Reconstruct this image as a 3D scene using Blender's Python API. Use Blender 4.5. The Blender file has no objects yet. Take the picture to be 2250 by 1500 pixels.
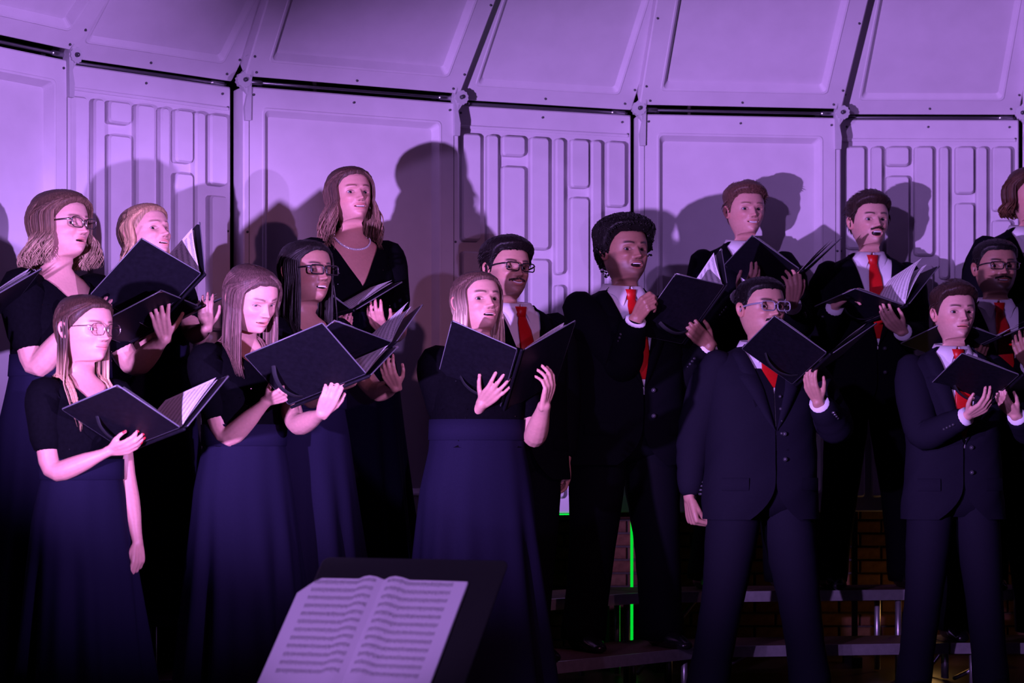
import bpy, bmesh, math, random
import numpy as np
from mathutils import Vector, Matrix

random.seed(7)
rng = np.random.default_rng(11)
sc = bpy.context.scene
COL = sc.collection
R = math.radians

# ------------------------------------------------------------------ camera
FP = 4770.0                      # focal length in pixels of the 2250x1500 frame
CZ = 1.0                         # camera height above the stage floor
HZ = 1000.0                      # horizon row in the photograph
cd = bpy.data.cameras.new('camera'); cam = bpy.data.objects.new('camera', cd); COL.objects.link(cam)
cam.location = (0, 0, CZ); cam.rotation_euler = (R(90), 0, 0)
cd.sensor_width = 36.0; cd.lens = FP / 2250 * 36; cd.shift_y = (HZ - 750) / 2250
cd.clip_start = .1; cd.clip_end = 100
cd.dof.use_dof = True; cd.dof.focus_distance = 8.3; cd.dof.aperture_fstop = 4.0
sc.camera = cam

# ------------------------------------------------------------------ world, lights, exposure
w = bpy.data.worlds.new('world'); sc.world = w; w.use_nodes = True
w.node_tree.nodes['Background'].inputs[0].default_value = (.16, .10, .42, 1)
w.node_tree.nodes['Background'].inputs[1].default_value = .004
sc.view_settings.view_transform = 'Standard'; sc.view_settings.look = 'None'
sc.view_settings.exposure = 0.2; sc.view_settings.gamma = 1.0
sc.view_settings.use_curve_mapping = False

def spot(name, loc, target, watts, color, size=120, blend=.4, radius=.06, square=False, scale=None):
    l = bpy.data.lights.new(name, 'SPOT'); o = bpy.data.objects.new(name, l); COL.objects.link(o)
    o.location = loc
    o.rotation_euler = (Vector(target) - Vector(loc)).to_track_quat('-Z', 'Y').to_euler()
    l.energy = watts; l.color = color; l.spot_size = R(size); l.spot_blend = blend
    l.shadow_soft_size = radius; l.use_square = square
    if scale: o.scale = scale
    return o

PUR = (.56, .29, 1.0)
PINK = (1.0, .34, .72)
spot('stage_light_low', (-1.9, 3.9, 1.05), (.85, 9.3, 1.74), 1900, PUR, 72, .75, .035, False, (.98, .40, 1))
spot('stage_light_side', (2.6, 3.0, 1.5), (-2.15, 8.2, 1.75), 2200, PUR, 31, .9, .04)
spot('stand_fill', (-2.6, 1.2, 2.6), (-.3, 5.6, .72), 800, PUR, 13, .8, .05)  # added fill that brightens the booklet; no known fixture here
spot('stage_light_high', (3.2, 1.0, 3.6), (-.2, 8.0, 1.3), 380, PINK, 22, .9, .08)
spot('stage_light_front', (-2.2, .6, 3.0), (1.8, 9.4, 1.35), 1000, PUR, 26, .9, .06)
spot('stage_light_window', (.5, 2.0, 1.2), (-.08, 9.4, 1.46), 250, PUR, 13.3, .04, .03, True)
wl = bpy.data.lights.new('brick_fill', 'POINT'); wo = bpy.data.objects.new('brick_fill', wl); COL.objects.link(wo)
wo.location = (2.0, 10.45, .30); wl.energy = .8; wl.color = (1.0, .52, .16); wl.shadow_soft_size = .05  # added warm fill behind the shell to tint the bricks; unseen source
spot('stage_light_green', (.6, 5.6, .15), (.35, 9.6, 2.95), 8, (.2, 1, .35), 20, 1.0, .03)

# ------------------------------------------------------------------ materials
MATS = {}
def pmat(name, base=(.5, .5, .5), rough=.5, metal=0.0, spec=.5, noise=0.0, nscale=30.0, bump=0.0, bscale=200.0,
         vcol=False, sheen=0.0, stretch=None, coat=0.0, sss=0.0):
    m = bpy.data.materials.new(name); m.use_nodes = True
    nt = m.node_tree; b = nt.nodes['Principled BSDF']
    b.inputs['Roughness'].default_value = rough; b.inputs['Metallic'].default_value = metal
    b.inputs['Specular IOR Level'].default_value = spec
    if sheen: b.inputs['Sheen Weight'].default_value = sheen
    if coat: b.inputs['Coat Weight'].default_value = coat
    if sss:
        b.inputs['Subsurface Weight'].default_value = sss
        b.inputs['Subsurface Radius'].default_value = (.012, .005, .003)
        b.inputs['Subsurface Scale'].default_value = 1.0
    tc = nt.nodes.new('ShaderNodeTexCoord'); mp = nt.nodes.new('ShaderNodeMapping')
    nt.links.new(tc.outputs['Object'], mp.inputs['Vector'])
    if stretch: mp.inputs['Scale'].default_value = stretch
    src = None
    if vcol:
        a = nt.nodes.new('ShaderNodeAttribute'); a.attribute_name = 'Col'; src = a.outputs['Color']
    if noise:
        n = nt.nodes.new('ShaderNodeTexNoise'); n.inputs['Scale'].default_value = nscale
        n.inputs['Detail'].default_value = 4
        nt.links.new(mp.outputs[0], n.inputs['Vector'])
        r = nt.nodes.new('ShaderNodeMapRange'); r.inputs['From Min'].default_value = .25; r.inputs['From Max'].default_value = .75
        r.inputs['To Min'].default_value = 1 - noise; r.inputs['To Max'].default_value = 1 + noise
        nt.links.new(n.outputs['Fac'], r.inputs['Value'])
        mx = nt.nodes.new('ShaderNodeMix'); mx.data_type = 'RGBA'; mx.blend_type = 'MULTIPLY'; mx.inputs['Factor'].default_value = 1
        if src: nt.links.new(src, mx.inputs['A'])
        else: mx.inputs['A'].default_value = (*base, 1)
        nt.links.new(r.outputs['Result'], mx.inputs['B']); src = mx.outputs['Result']
    if src: nt.links.new(src, b.inputs['Base Color'])
    else: b.inputs['Base Color'].default_value = (*base, 1)
    if bump:
        n2 = nt.nodes.new('ShaderNodeTexNoise'); n2.inputs['Scale'].default_value = bscale; n2.inputs['Detail'].default_value = 3
        nt.links.new(mp.outputs[0], n2.inputs['Vector'])
        bp = nt.nodes.new('ShaderNodeBump'); bp.inputs['Strength'].default_value = bump; bp.inputs['Distance'].default_value = .002
        nt.links.new(n2.outputs['Fac'], bp.inputs['Height']); nt.links.new(bp.outputs['Normal'], b.inputs['Normal'])
    MATS[name] = m
    return m

pmat('skin', vcol=True, rough=.48, spec=.4, noise=.06, nscale=90, bump=.12, bscale=450, sss=.06)
pmat('eye', vcol=True, rough=.08, spec=.6)
pmat('hair', vcol=True, rough=.45, spec=.18, noise=.55, nscale=1, stretch=(300, 300, 16), bump=.5, bscale=1)
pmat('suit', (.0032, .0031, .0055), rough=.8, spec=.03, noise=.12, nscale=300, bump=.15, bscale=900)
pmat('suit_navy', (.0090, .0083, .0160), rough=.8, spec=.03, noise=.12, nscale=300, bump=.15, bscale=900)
pmat('vest', (.006, .0055, .010), rough=.8, spec=.03, noise=.1, nscale=300)
pmat('shirt', (.72, .70, .74), rough=.75, spec=.2, noise=.03, nscale=40, bump=.1, bscale=300)
pmat('tie', (.46, .006, .008), rough=.42, spec=.4, noise=.12, nscale=120, stretch=(1, 1, 4))
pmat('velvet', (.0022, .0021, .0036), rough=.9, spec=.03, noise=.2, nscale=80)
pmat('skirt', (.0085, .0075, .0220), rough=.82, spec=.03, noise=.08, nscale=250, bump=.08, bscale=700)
pmat('sequin', (.8, .8, .9), rough=.12, metal=1.0)
pmat('button', (.04, .04, .05), rough=.15, spec=.7)
pmat('shoe', (.008, .008, .01), rough=.22, spec=.6)
pmat('folder', (.0050, .0047, .0080), rough=.5, spec=.10, noise=.25, nscale=60, bump=.35, bscale=500)
pmat('folder_edge', (.10, .10, .12), rough=.35, spec=.5)
pmat('strap', (.012, .012, .016), rough=.7, spec=.2)
pmat('metal', (.75, .74, .76), rough=.25, metal=1.0)
pmat('shell', (.60, .56, .60), rough=.62, spec=.3, noise=.045, nscale=9, bump=.10, bscale=260)
pmat('shell_edge', (.46, .44, .47), rough=.5, spec=.3, noise=.05, nscale=20)
pmat('screw', (.08, .08, .09), rough=.35, metal=.6)
pmat('steel_rod', (.55, .55, .58), rough=.28, metal=1.0)
pmat('black_plastic', (.012, .012, .013), rough=.5, spec=.3)
pmat('mortar', (.06, .05, .045), rough=.95, spec=.1, noise=.2, nscale=60)
pmat('brick_red', vcol=True, rough=.9, spec=.12, noise=.3, nscale=35, bump=.5, bscale=120)
pmat('floor_wood', (.05, .035, .022), rough=.35, spec=.4, noise=.35, nscale=7, stretch=(.6, 6, 1))
pmat('dark_wall', (.02, .018, .02), rough=.9, spec=.1, noise=.1)
pmat('riser_deck', (.10, .055, .04), rough=.75, spec=.2, noise=.3, nscale=60, bump=.2)
pmat('aluminium', (.72, .70, .74), rough=.38, metal=.85, noise=.12, nscale=40)
pmat('stand_black', (.010, .010, .011), rough=.5, spec=.35, noise=.1, nscale=100)
pmat('frame_dark', (.012, .010, .012), rough=.25, spec=.6)
pmat('frame_clear', (.22, .21, .25), rough=.15, spec=.7)
pmat('frame_metal', (.5, .46, .46), rough=.2, metal=1.0)
pmat('pearl', (.75, .72, .75), rough=.12, spec=.8, metal=.3)

def lens_mat():
    m = bpy.data.materials.new('lens'); m.use_nodes = True; nt = m.node_tree
    nt.nodes.remove(nt.nodes['Principled BSDF'])
    o = nt.nodes['Material Output']; t = nt.nodes.new('ShaderNodeBsdfTransparent'); g = nt.nodes.new('ShaderNodeBsdfGlossy')
    g.inputs['Roughness'].default_value = .06; x = nt.nodes.new('ShaderNodeMixShader'); x.inputs[0].default_value = .09
    nt.links.new(t.outputs[0], x.inputs[1]); nt.links.new(g.outputs[0], x.inputs[2]); nt.links.new(x.outputs[0], o.inputs[0])
    MATS['lens'] = m
lens_mat()

def emis(name, col, s):
    m = bpy.data.materials.new(name); m.use_nodes = True; b = m.node_tree.nodes['Principled BSDF']
    b.inputs['Base Color'].default_value = (*col, 1)
    b.inputs['Emission Color'].default_value = (*col, 1); b.inputs['Emission Strength'].default_value = s
    MATS[name] = m
emis('green_glow', (.0, .62, .03), 1.0)

def paper_mat(name, base, staves, x0, x1, sy, lw, ink=.30):
    """Sheet-music print: staff lines and note blobs, laid out on UV (metres)."""
    m = bpy.data.materials.new(name); m.use_nodes = True; nt = m.node_tree; b = nt.nodes['Principled BSDF']
    b.inputs['Roughness'].default_value = .7; b.inputs['Specular IOR Level'].default_value = .25
    N = nt.nodes.new; L = nt.links.new
    uv = N('ShaderNodeUVMap'); sp = N('ShaderNodeSeparateXYZ'); L(uv.outputs[0], sp.inputs[0])
    def M(op, a, b_=None, c=None):
        n = N('ShaderNodeMath'); n.operation = op
        for i, v in enumerate((a, b_, c)):
            if v is None: continue
            if isinstance(v, (int, float)): n.inputs[i].default_value = v
            else: L(v, n.inputs[i])
        return n.outputs[0]
    u, v = sp.outputs[0], sp.outputs[1]
    ph = M('FRACT', M('DIVIDE', v, sy))                       # 0..1 within one system
    band = M('MULTIPLY', M('GREATER_THAN', ph, .28), M('LESS_THAN', ph, .68))
    ln = M('LESS_THAN', M('FRACT', M('MULTIPLY', M('SUBTRACT', ph, .28), 12.5)), lw)
    inx = M('MULTIPLY', M('GREATER_THAN', u, x0), M('LESS_THAN', u, x1))
    iny = M('LESS_THAN', v, staves * sy)
    lines = M('MULTIPLY', ln, band)
    nz = N('ShaderNodeTexNoise'); nz.inputs['Scale'].default_value = 260; nz.inputs['Detail'].default_value = 1
    mp = N('ShaderNodeMapping'); mp.inputs['Scale'].default_value = (1.0, 1.6, 1); L(uv.outputs[0], mp.inputs[0]); L(mp.outputs[0], nz.inputs['Vector'])
    notes = M('MULTIPLY', M('GREATER_THAN', nz.outputs['Fac'], .60), M('MULTIPLY', M('GREATER_THAN', ph, .18), M('LESS_THAN', ph, .82)))
    f = M('MULTIPLY', M('MULTIPLY', M('MAXIMUM', lines, notes), inx), iny)
    mx = N('ShaderNodeMix'); mx.data_type = 'RGBA'; L(f, mx.inputs['Factor'])
    mx.inputs['A'].default_value = (*base, 1); mx.inputs['B'].default_value = (ink, ink, ink, 1)
    L(mx.outputs['Result'], b.inputs['Base Color'])
    MATS[name] = m
paper_mat('sheet_music', (.80, .78, .80), 9, .02, .20, .030, .35, .10)
paper_mat('booklet_page', (.62, .58, .62), 12, .016, .196, .027, .45, .16)

# ------------------------------------------------------------------ mesh helpers
def V(*a): return np.array(a, float)
def unit(v):
    v = np.asarray(v, float); n = np.linalg.norm(v)
    return v / n if n > 1e-12 else v
def PX(px, py, d): return V((px - 1125) * d / FP, d, CZ + (HZ - py) * d / FP)

class MB:
    def __init__(s): s.v = []; s.f = []; s.m = []; s.c = []; s.n = 0; s.uv = None
    def add(s, v, f, mat=0, col=(1, 1, 1)):
        v = np.asarray(v, float).reshape(-1, 3); k = s.n
        s.v.append(v); s.f += [tuple(int(i) + k for i in q) for q in f]
        s.m += [mat] * len(f) if isinstance(mat, int) else list(mat)
        c = np.asarray(col, float)
        s.c.append(np.tile(c, (len(v), 1)) if c.ndim == 1 else c); s.n += len(v)
        return s
    def verts(s): return np.vstack(s.v)
    def build(s, name, mats, parent=None, origin=None, smooth=True, vcol=False, frame=None):
        """frame: (origin, 3x3 basis columns) -> the mesh is stored in world axes about the parent's origin"""
        me = bpy.data.meshes.new(name)
        v = s.verts()
        if origin is not None: v = v - np.asarray(origin)
        me.from_pydata(v.tolist(), [], s.f)
        for mt in mats: me.materials.append(MATS[mt])
        me.polygons.foreach_set('material_index', np.array(s.m, 'i'))
        if smooth: me.polygons.foreach_set('use_smooth', np.ones(len(me.polygons), bool))
        if vcol:
            a = me.color_attributes.new('Col', 'FLOAT_COLOR', 'POINT')
            c = np.ones((s.n, 4)); c[:, :3] = np.vstack(s.c); a.data.foreach_set('color', c.ravel())
        me.update()
        o = bpy.data.objects.new(name, me); COL.objects.link(o)
        if parent: o.parent = parent
        return o

def empty(name, loc, label, cat, group=None, rotz=0.0):
    o = bpy.data.objects.new(name, None); COL.objects.link(o)
    o.location = loc; o.rotation_euler = (0, 0, rotz); o.empty_display_size = .1
    o['label'] = label; o['category'] = cat
    if group: o['group'] = group
    return o
def struct(o, label=None):
    o['kind'] = 'structure'
    if label: o['label'] = label
    return o

BOXF = [(0, 3, 2, 1), (4, 5, 6, 7), (0, 1, 5, 4), (1, 2, 6, 5), (2, 3, 7, 6), (3, 0, 4, 7)]
def box(mb, lo, hi, mat=0, col=(1, 1, 1)):
    x0, y0, z0 = lo; x1, y1, z1 = hi
    mb.add([(x0, y0, z0), (x1, y0, z0), (x1, y1, z0), (x0, y1, z0), (x0, y0, z1), (x1, y0, z1), (x1, y1, z1), (x0, y1, z1)], BOXF, mat, col)
def obox(mb, c, ax, ay, az, mat=0, col=(1, 1, 1)):
    """box from centre and three half-extent vectors"""
    c, ax, ay, az = map(np.asarray, (c, ax, ay, az))
    mb.add([c - ax - ay - az, c + ax - ay - az, c + ax + ay - az, c - ax + ay - az, c - ax - ay + az, c + ax - ay + az, c + ax + ay + az, c - ax + ay + az], BOXF, mat, col)

def frames(pts, side=None):
    pts = np.asarray(pts, float); n = len(pts)
    T = np.gradient(pts, axis=0); T /= np.linalg.norm(T, axis=1)[:, None] + 1e-12
    s = np.asarray(side, float) if side is not None else (V(1, 0, 0) if abs(T[0][0]) < .8 else V(0, 1, 0))
    A = np.zeros((n, 3)); B = np.zeros((n, 3)); a = s
    for i in range(n):
        a = a - T[i] * np.dot(a, T[i]); a = unit(a); A[i] = a; B[i] = np.cross(T[i], a)
    return T, A, B
def tube(pts, ra, rb=None, n=10, side=None, round_ends=True):
    """closed tube; ra along `side`, rb across it; rounded caps"""
    pts = np.asarray(pts, float); k = len(pts)
    ra = np.full(k, ra) if np.isscalar(ra) else np.asarray(ra, float)
    rb = ra if rb is None else (np.full(k, rb) if np.isscalar(rb) else np.asarray(rb, float))
    T, A, B = frames(pts, side)
    if round_ends:
        e0 = min(ra[0], rb[0]); e1 = min(ra[-1], rb[-1])
        P0 = [pts[0] - T[0] * e0 * q for q in (.92, .6)]; P1 = [pts[-1] + T[-1] * e1 * q for q in (.6, .92)]
        pts = np.vstack([P0, pts, P1]); sc0 = [.4, .8]; sc1 = [.8, .4]
        ra = np.concatenate([[ra[0] * q for q in sc0], ra, [ra[-1] * q for q in sc1]])
        rb = np.concatenate([[rb[0] * q for q in sc0], rb, [rb[-1] * q for q in sc1]])
        A = np.vstack([A[:1], A[:1], A, A[-1:], A[-1:]]); B = np.vstack([B[:1], B[:1], B, B[-1:], B[-1:]]); k += 4
    th = np.arange(n) * 2 * math.pi / n
    v = pts[:, None, :] + A[:, None, :] * (ra[:, None] * np.cos(th))[:, :, None] + B[:, None, :] * (rb[:, None] * np.sin(th))[:, :, None]
    f = []
    for i in range(k - 1):
        for j in range(n):
            j2 = (j + 1) % n; f.append((i * n + j, i * n + j2, (i + 1) * n + j2, (i + 1) * n + j))
    f.append(tuple(range(n - 1, -1, -1))); f.append(tuple((k - 1) * n + j for j in range(n)))
    return v.reshape(-1, 3), f
def grid_faces(r, c, wrap=False, flip=False):
    f = []
    for i in range(r - 1):
        for j in range(c if wrap else c - 1):
            j2 = (j + 1) % c
            q = (i * c + j, i * c + j2, (i + 1) * c + j2, (i + 1) * c + j)
            f.append(q[::-1] if flip else q)
    return f
def catmull(P, per=6):
    P = np.asarray(P, float); Q = np.vstack([2 * P[0] - P[1], P, 2 * P[-1] - P[-2]]); out = []
    for i in range(1, len(Q) - 2):
        for t in np.linspace(0, 1, per, endpoint=False):
            a, b, c, d = Q[i - 1], Q[i], Q[i + 1], Q[i + 2]
            out.append(.5 * (2 * b + (c - a) * t + (2 * a - 5 * b + 4 * c - d) * t * t + (3 * b - a - 3 * c + d) * t ** 3))
    out.append(P[-1]); return np.array(out)
def remesh(v, f, vox, smooth_it=3):
    me = bpy.data.meshes.new('tmp'); me.from_pydata(np.asarray(v).tolist(), [], f)
    o = bpy.data.objects.new('tmp', me); COL.objects.link(o)
    m = o.modifiers.new('r', 'REMESH'); m.mode = 'VOXEL'; m.voxel_size = vox; m.adaptivity = 0
    if smooth_it:
        s = o.modifiers.new('s', 'SMOOTH'); s.factor = .5; s.iterations = smooth_it
    dg = bpy.context.evaluated_depsgraph_get(); ev = o.evaluated_get(dg); em = ev.to_mesh()
    co = np.zeros(len(em.vertices) * 3); em.vertices.foreach_get('co', co)
    ff = [tuple(p.vertices) for p in em.polygons]
    ev.to_mesh_clear(); bpy.data.objects.remove(o); bpy.data.meshes.remove(me)
    return co.reshape(-1, 3), ff
def noise1(x, seed=0.0):
    return (np.sin(x * 1.7 + seed) + np.sin(x * 3.1 + seed * 2.3 + 1) * .6 + np.sin(x * 6.3 + seed * 1.1 + 4) * .35) / 1.95

# ------------------------------------------------------------------ setting: floor, brick wall
mb = MB(); box(mb, (-7, 2.6, -.06), (7, 11.2, 0)); struct(mb.build('floor', ['floor_wood'], smooth=False))
mb = MB(); box(mb, (-7, -4, -.9), (7, 2.6, -.84)); struct(mb.build('floor_hall', ['dark_wall'], smooth=False))
WY = 10.95
mb = MB(); box(mb, (-7, WY, 0), (7, WY + .2, 6)); wall = struct(mb.build('wall_back', ['mortar'], smooth=False))
# bricks that show below the acoustic shell, between the singers
bl, bh, bd, jt = .203, .057, .028, .010
def brick_mesh(k):
    b = MB(); e = .004; x, y, z = bl / 2, bd / 2, bh / 2
    def ring(yy, d): return [(-x + d, yy, -z + d), (x - d, yy, -z + d), (x - d, yy, z - d), (-x + d, yy, z - d)]
    v = ring(y, 0) + ring(-y + e, 0) + ring(-y, e)
    f = [(4 * i + j, 4 * i + (j + 1) % 4, 4 * i + 4 + (j + 1) % 4, 4 * i + 4 + j) for i in (0, 1) for j in range(4)] + [(8, 9, 10, 11), (3, 2, 1, 0)]
    t = [(.11, .050, .03), (.13, .06, .034), (.09, .042, .027), (.12, .064, .038)][k]
    b.add(v, f, 0, t); o = b.build('brick', ['brick_red'], smooth=False, vcol=True)
    me = o.data; bpy.data.objects.remove(o); return me
BM = [brick_mesh(k) for k in range(4)]
for r in range(12):
    off = (bl + jt) / 2 if r % 2 else 0
    for c in range(22):
        xx = -1.55 + off + c * (bl + jt)
        if xx > 3.0: continue
        o = bpy.data.objects.new('brick', random.choice(BM)); COL.objects.link(o); o.parent = wall
        o.location = (xx, WY - .012 + random.uniform(-.003, .003), jt + bh / 2 + r * (bh + jt))

# ------------------------------------------------------------------ acoustic shell
GZ = 1 + 745 * 10.2 / FP         # height of the joint between wall panel and canopy
ZB = .735                        # lower edge of the wall panels
NODES = [(-3.02, 6.90), (-2.38, 7.86), (-1.815, 8.70), (-1.18, 9.30), (-.266, 9.755), (.570, 10.065), (1.527, 10.186), (2.395, 10.20), (3.33, 9.98)]
TILT = R(46)
def rrect(x0, x1, y0, y1, r, n=4):
    p = []
    for cx, cy, a0 in ((x1 - r, y1 - r, 0), (x0 + r, y1 - r, 90), (x0 + r, y0 + r, 180), (x1 - r, y0 + r, 270)):
        for k in range(n + 1):
            a = R(a0 + 90 * k / n); p.append((cx + r * math.cos(a), cy + r * math.sin(a)))
    return p
def loops(mb, lps, fn, mat=0, cap_first=True, cap_last=True):
    """lps: list of (2D ring, depth); fn maps (x, v, depth) to 3D"""
    n = len(lps[0][0]); v = [fn(x, y, d) for ring, d in lps for x, y in ring]; f = []
    for i in range(len(lps) - 1):
        for j in range(n):
            f.append((i * n + j, i * n + (j + 1) % n, (i + 1) * n + (j + 1) % n, (i + 1) * n + j))
    if cap_first: f.append(tuple(range(n - 1, -1, -1)))
    if cap_last: f.append(tuple((len(lps) - 1) * n + j for j in range(n)))
    mb.add(v, f, mat)
def plate(mb, x0, x1, y0, y1, fn, border=.085, rec=.022, bev=.022, th=.05, r=.006, rin=.02):
    L = [(rrect(x0, x1, y0, y1, r), -th), (rrect(x0, x1, y0, y1, r), -.006), (rrect(x0 + .006, x1 - .006, y0 + .006, y1 - .006, r), 0)]
    if border:
        b = border
        L += [(rrect(x0 + b, x1 - b, y0 + b, y1 - b, rin), 0), (rrect(x0 + b + .004, x1 - b - .004, y0 + b + .004, y1 - b - .004, rin), .003),
              (rrect(x0 + b + .012, x1 - b - .012, y0 + b + .012, y1 - b - .012, rin), .001),
              (rrect(x0 + b + bev, x1 - b - bev, y0 + b + bev, y1 - b - bev, rin * .7), -rec)]
    loops(mb, L, fn)
BARS = [(.048, .151, [(.13, .615), (.66, 1.78)]), (.184, .245, [(.13, 1.05), (1.1, 1.78)]), (.265, .390, [(.13, .225), (.268, 1.30), (1.35, 1.78)]),
        (.418, .520, [(.13, .645), (.685, 1.78)]), (.556, .605, [(.13, .755), (.80, 1.78)]), (.640, .742, [(.13, .355), (.395, 1.40), (1.44, 1.78)]),
        (.754, .813, [(.13, 1.22), (1.27, 1.78)]), (.842, .945, [(.13, .435), (.475, 1.05), (1.10, 1.78)])]
TOWER_LABEL = ['smooth shell tower standing nearest the camera, left of all the singers',
    'smooth shell tower at the picture left edge behind the curly-haired woman',
    'ribbed shell tower behind the blonde woman near the left edge',
    'smooth shell tower behind the tall woman with the necklace',
    'ribbed shell tower behind the smiling man with glasses',
    'smooth shell tower behind the ginger-haired man',
    'ribbed shell tower behind the man with the open mouth and moustache',
    'smooth shell tower at the right edge behind the long-haired man']
for i in range(len(NODES) - 1):
    a, b = V(*NODES[i]), V(*NODES[i + 1]); wd = float(np.linalg.norm(b - a)); ang = math.atan2(b[1] - a[1], b[0] - a[0])
    smooth_p = i % 2 == 1
    if i == 0: smooth_p = False
    if i == 0: TOWER_LABEL[0] = 'ribbed shell tower beyond the left edge, nearest the camera'
    t = empty('acoustic_shell_tower', (a[0], a[1], 0), TOWER_LABEL[i], 'acoustic shell', 'shell towers around the choir', ang)
    y0 = -.075 if smooth_p else .035
    g = .004
    top = GZ - (.022 if smooth_p else .012); cbot = .020 if smooth_p else .010
    fw = lambda x, v, d: (x, y0 - d, v)
    mbp = MB()
    plate(mbp, g, wd - g, ZB, top, fw, .085 if smooth_p else .0, .036, .034, th=.125 if smooth_p else .05)
    mbp.build('wall_panel', ['shell'], t, smooth=False)
    if not smooth_p:
        mbf = MB()        # header moulding line of the ribbed panels
        loops(mbf, [(rrect(.02, wd - .02, top - .105, top - .09, .004), -.004), (rrect(.02, wd - .02, top - .105, top - .09, .004), .006), (rrect(.024, wd - .024, top - .101, top - .094, .003), .009)], fw)
        mbf.build('header_moulding', ['shell'], t, smooth=False)
        for x0f, x1f, segs in BARS:
            for s0, s1 in segs:
                m2 = MB(); xa, xb = x0f * wd, x1f * wd; za, zb = top - s1, top - s0
                loops(m2, [(rrect(xa, xb, za, zb, .016), -.004), (rrect(xa + .001, xb - .001, za + .002, zb - .002, .016), .032),
                           (rrect(xa + .007, xb - .007, za + .010, zb - .010, .012), .044)], fw)
                m2.build('raised_bar', ['shell'], t, smooth=False)
    # canopy leaning out over the singers
    st, ct = math.sin(TILT), math.cos(TILT)
    taper = 0.0 if smooth_p else .10
    CL = 1.15
    def fc(x, v, d, y0=y0, taper=taper, wd=wd):
        xx = wd / 2 + (x - wd / 2) * (1 - taper * v / CL)
        return (xx, y0 - v * st - d * ct, GZ + v * ct - d * st)
    mbc = MB(); plate(mbc, g, wd - g, cbot, CL, fc, .085, .034 if smooth_p else .018, .03, th=.11 if smooth_p else .05)
    mbc.build('canopy_panel', ['shell'], t, smooth=False)
    # steel rod along the joint
    mbr = MB(); v, f = tube([(.02, y0 + .02, GZ), (wd - .02, y0 + .02, GZ)], .008, n=8); mbr.add(v, f, 0)
    for xx in (.06, wd - .06):
        v, f = tube([(xx - .028, y0 + .02, GZ), (xx + .028, y0 + .02, GZ)], .0125, n=8); mbr.add(v, f, 0)
    mbr.build('steel_rod', ['steel_rod'], t)
    # side flange and hinge brackets (on the proud panels)
    if smooth_p:
        for xx, sg in ((.0, -1), (wd, 1)):
            mh = MB()
            prof = [(-.030, -.17), (.008, -.17), (.012, -.11), (.004, -.05), (.028, -.028), (.034, 0), (.028, .028), (.006, .05)]
            pu = [(.030, -.0), (.010, .05), (.006, .11), (-.012, .17), (-.034, .17)]
            P2 = [(-.03, -.17), (.006, -.17), (.010, -.115), (-.006, -.06), (.018, -.036), (.03, -.02), (.034, 0), (.03, .02), (.02, .036), (-.004, .062), (.012, .12), (.006, .165), (-.03, .165), (-.034, 0)]
            def fb(x, v, d, xx=xx, sg=sg):
                if v > .05: yy = y0 - (v - .05) * st * .9; zz = GZ + .05 + (v - .05) * ct
                else: yy = y0; zz = GZ + v
                return (xx - sg * .012 + sg * x * .7 + 0 * d, yy - .012 - d, zz)
            loops(mh, [(P2, -.03), (P2, .006)], fb)
            for k in range(10):        # toothed hinge disc
                pass
            disc = [((.030 + .004 * (k % 2)) * math.cos(k * math.pi / 12), (.030 + .004 * (k % 2)) * math.sin(k * math.pi / 12)) for k in range(24)]
            loops(mh, [(disc, -.02), (disc, .014)], lambda x, v, d, xx=xx, sg=sg: (xx - sg * .002 + x, y0 - .012 - d, GZ + v))
            mh.build('hinge_bracket', ['shell_edge'], t, smooth=False)
            mk = MB(); v, f = tube([(xx - sg * .004, y0 - .024, GZ), (xx - sg * .004, y0 - .034, GZ)], .010, n=8); mk.add(v, f)
            mk.build('hinge_bolt', ['screw'], t)
        for xx in (.03, wd - .03):
            ms = MB(); box(ms, (xx - .0012, y0 - .0012, ZB + .01), (xx + .0012, y0 + .001, top - .02)); ms.build('flange_seam', ['screw'], t, smooth=False)
    ms = MB()
    for xx, zz in [(.05, top - .035), (wd * .5, top - .035), (wd - .05, top - .035), (.022, top - .09), (wd - .022, top - .09), (.022, top - .62), (wd - .022, top - .62), (.022, ZB + .2), (wd - .022, ZB + .2)]:
        v, f = tube([(xx, y0, zz), (xx, y0 - .003, zz)], .0055, n=8); ms.add(v, f)
    for xx, vv in [(.05, .05), (wd * .5, .05), (wd - .05, .05), (.022, .13), (wd - .022, .13), (.022, .5), (wd - .022, .5)]:
        c0 = V(*fc(xx, vv, 0)); c1 = V(*fc(xx, vv, .003)); v, f = tube([c0, c1], .0055, n=8); ms.add(v, f)
    o = ms.build('screws', ['screw'], t); o['kind'] = 'stuff'
    # support posts and feet behind the panel
    for xx in (.10, wd - .10):
        mp = MB(); box(mp, (xx - .012, y0 + .06, .05), (xx + .012, y0 + .09, GZ)); mp.build('support_post', ['black_plastic'], t, smooth=False)
        mp = MB(); box(mp, (xx - .02, y0 - .02, 0), (xx + .02, y0 + .30, .05)); mp.build('foot', ['black_plastic'], t, smooth=False)

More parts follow.
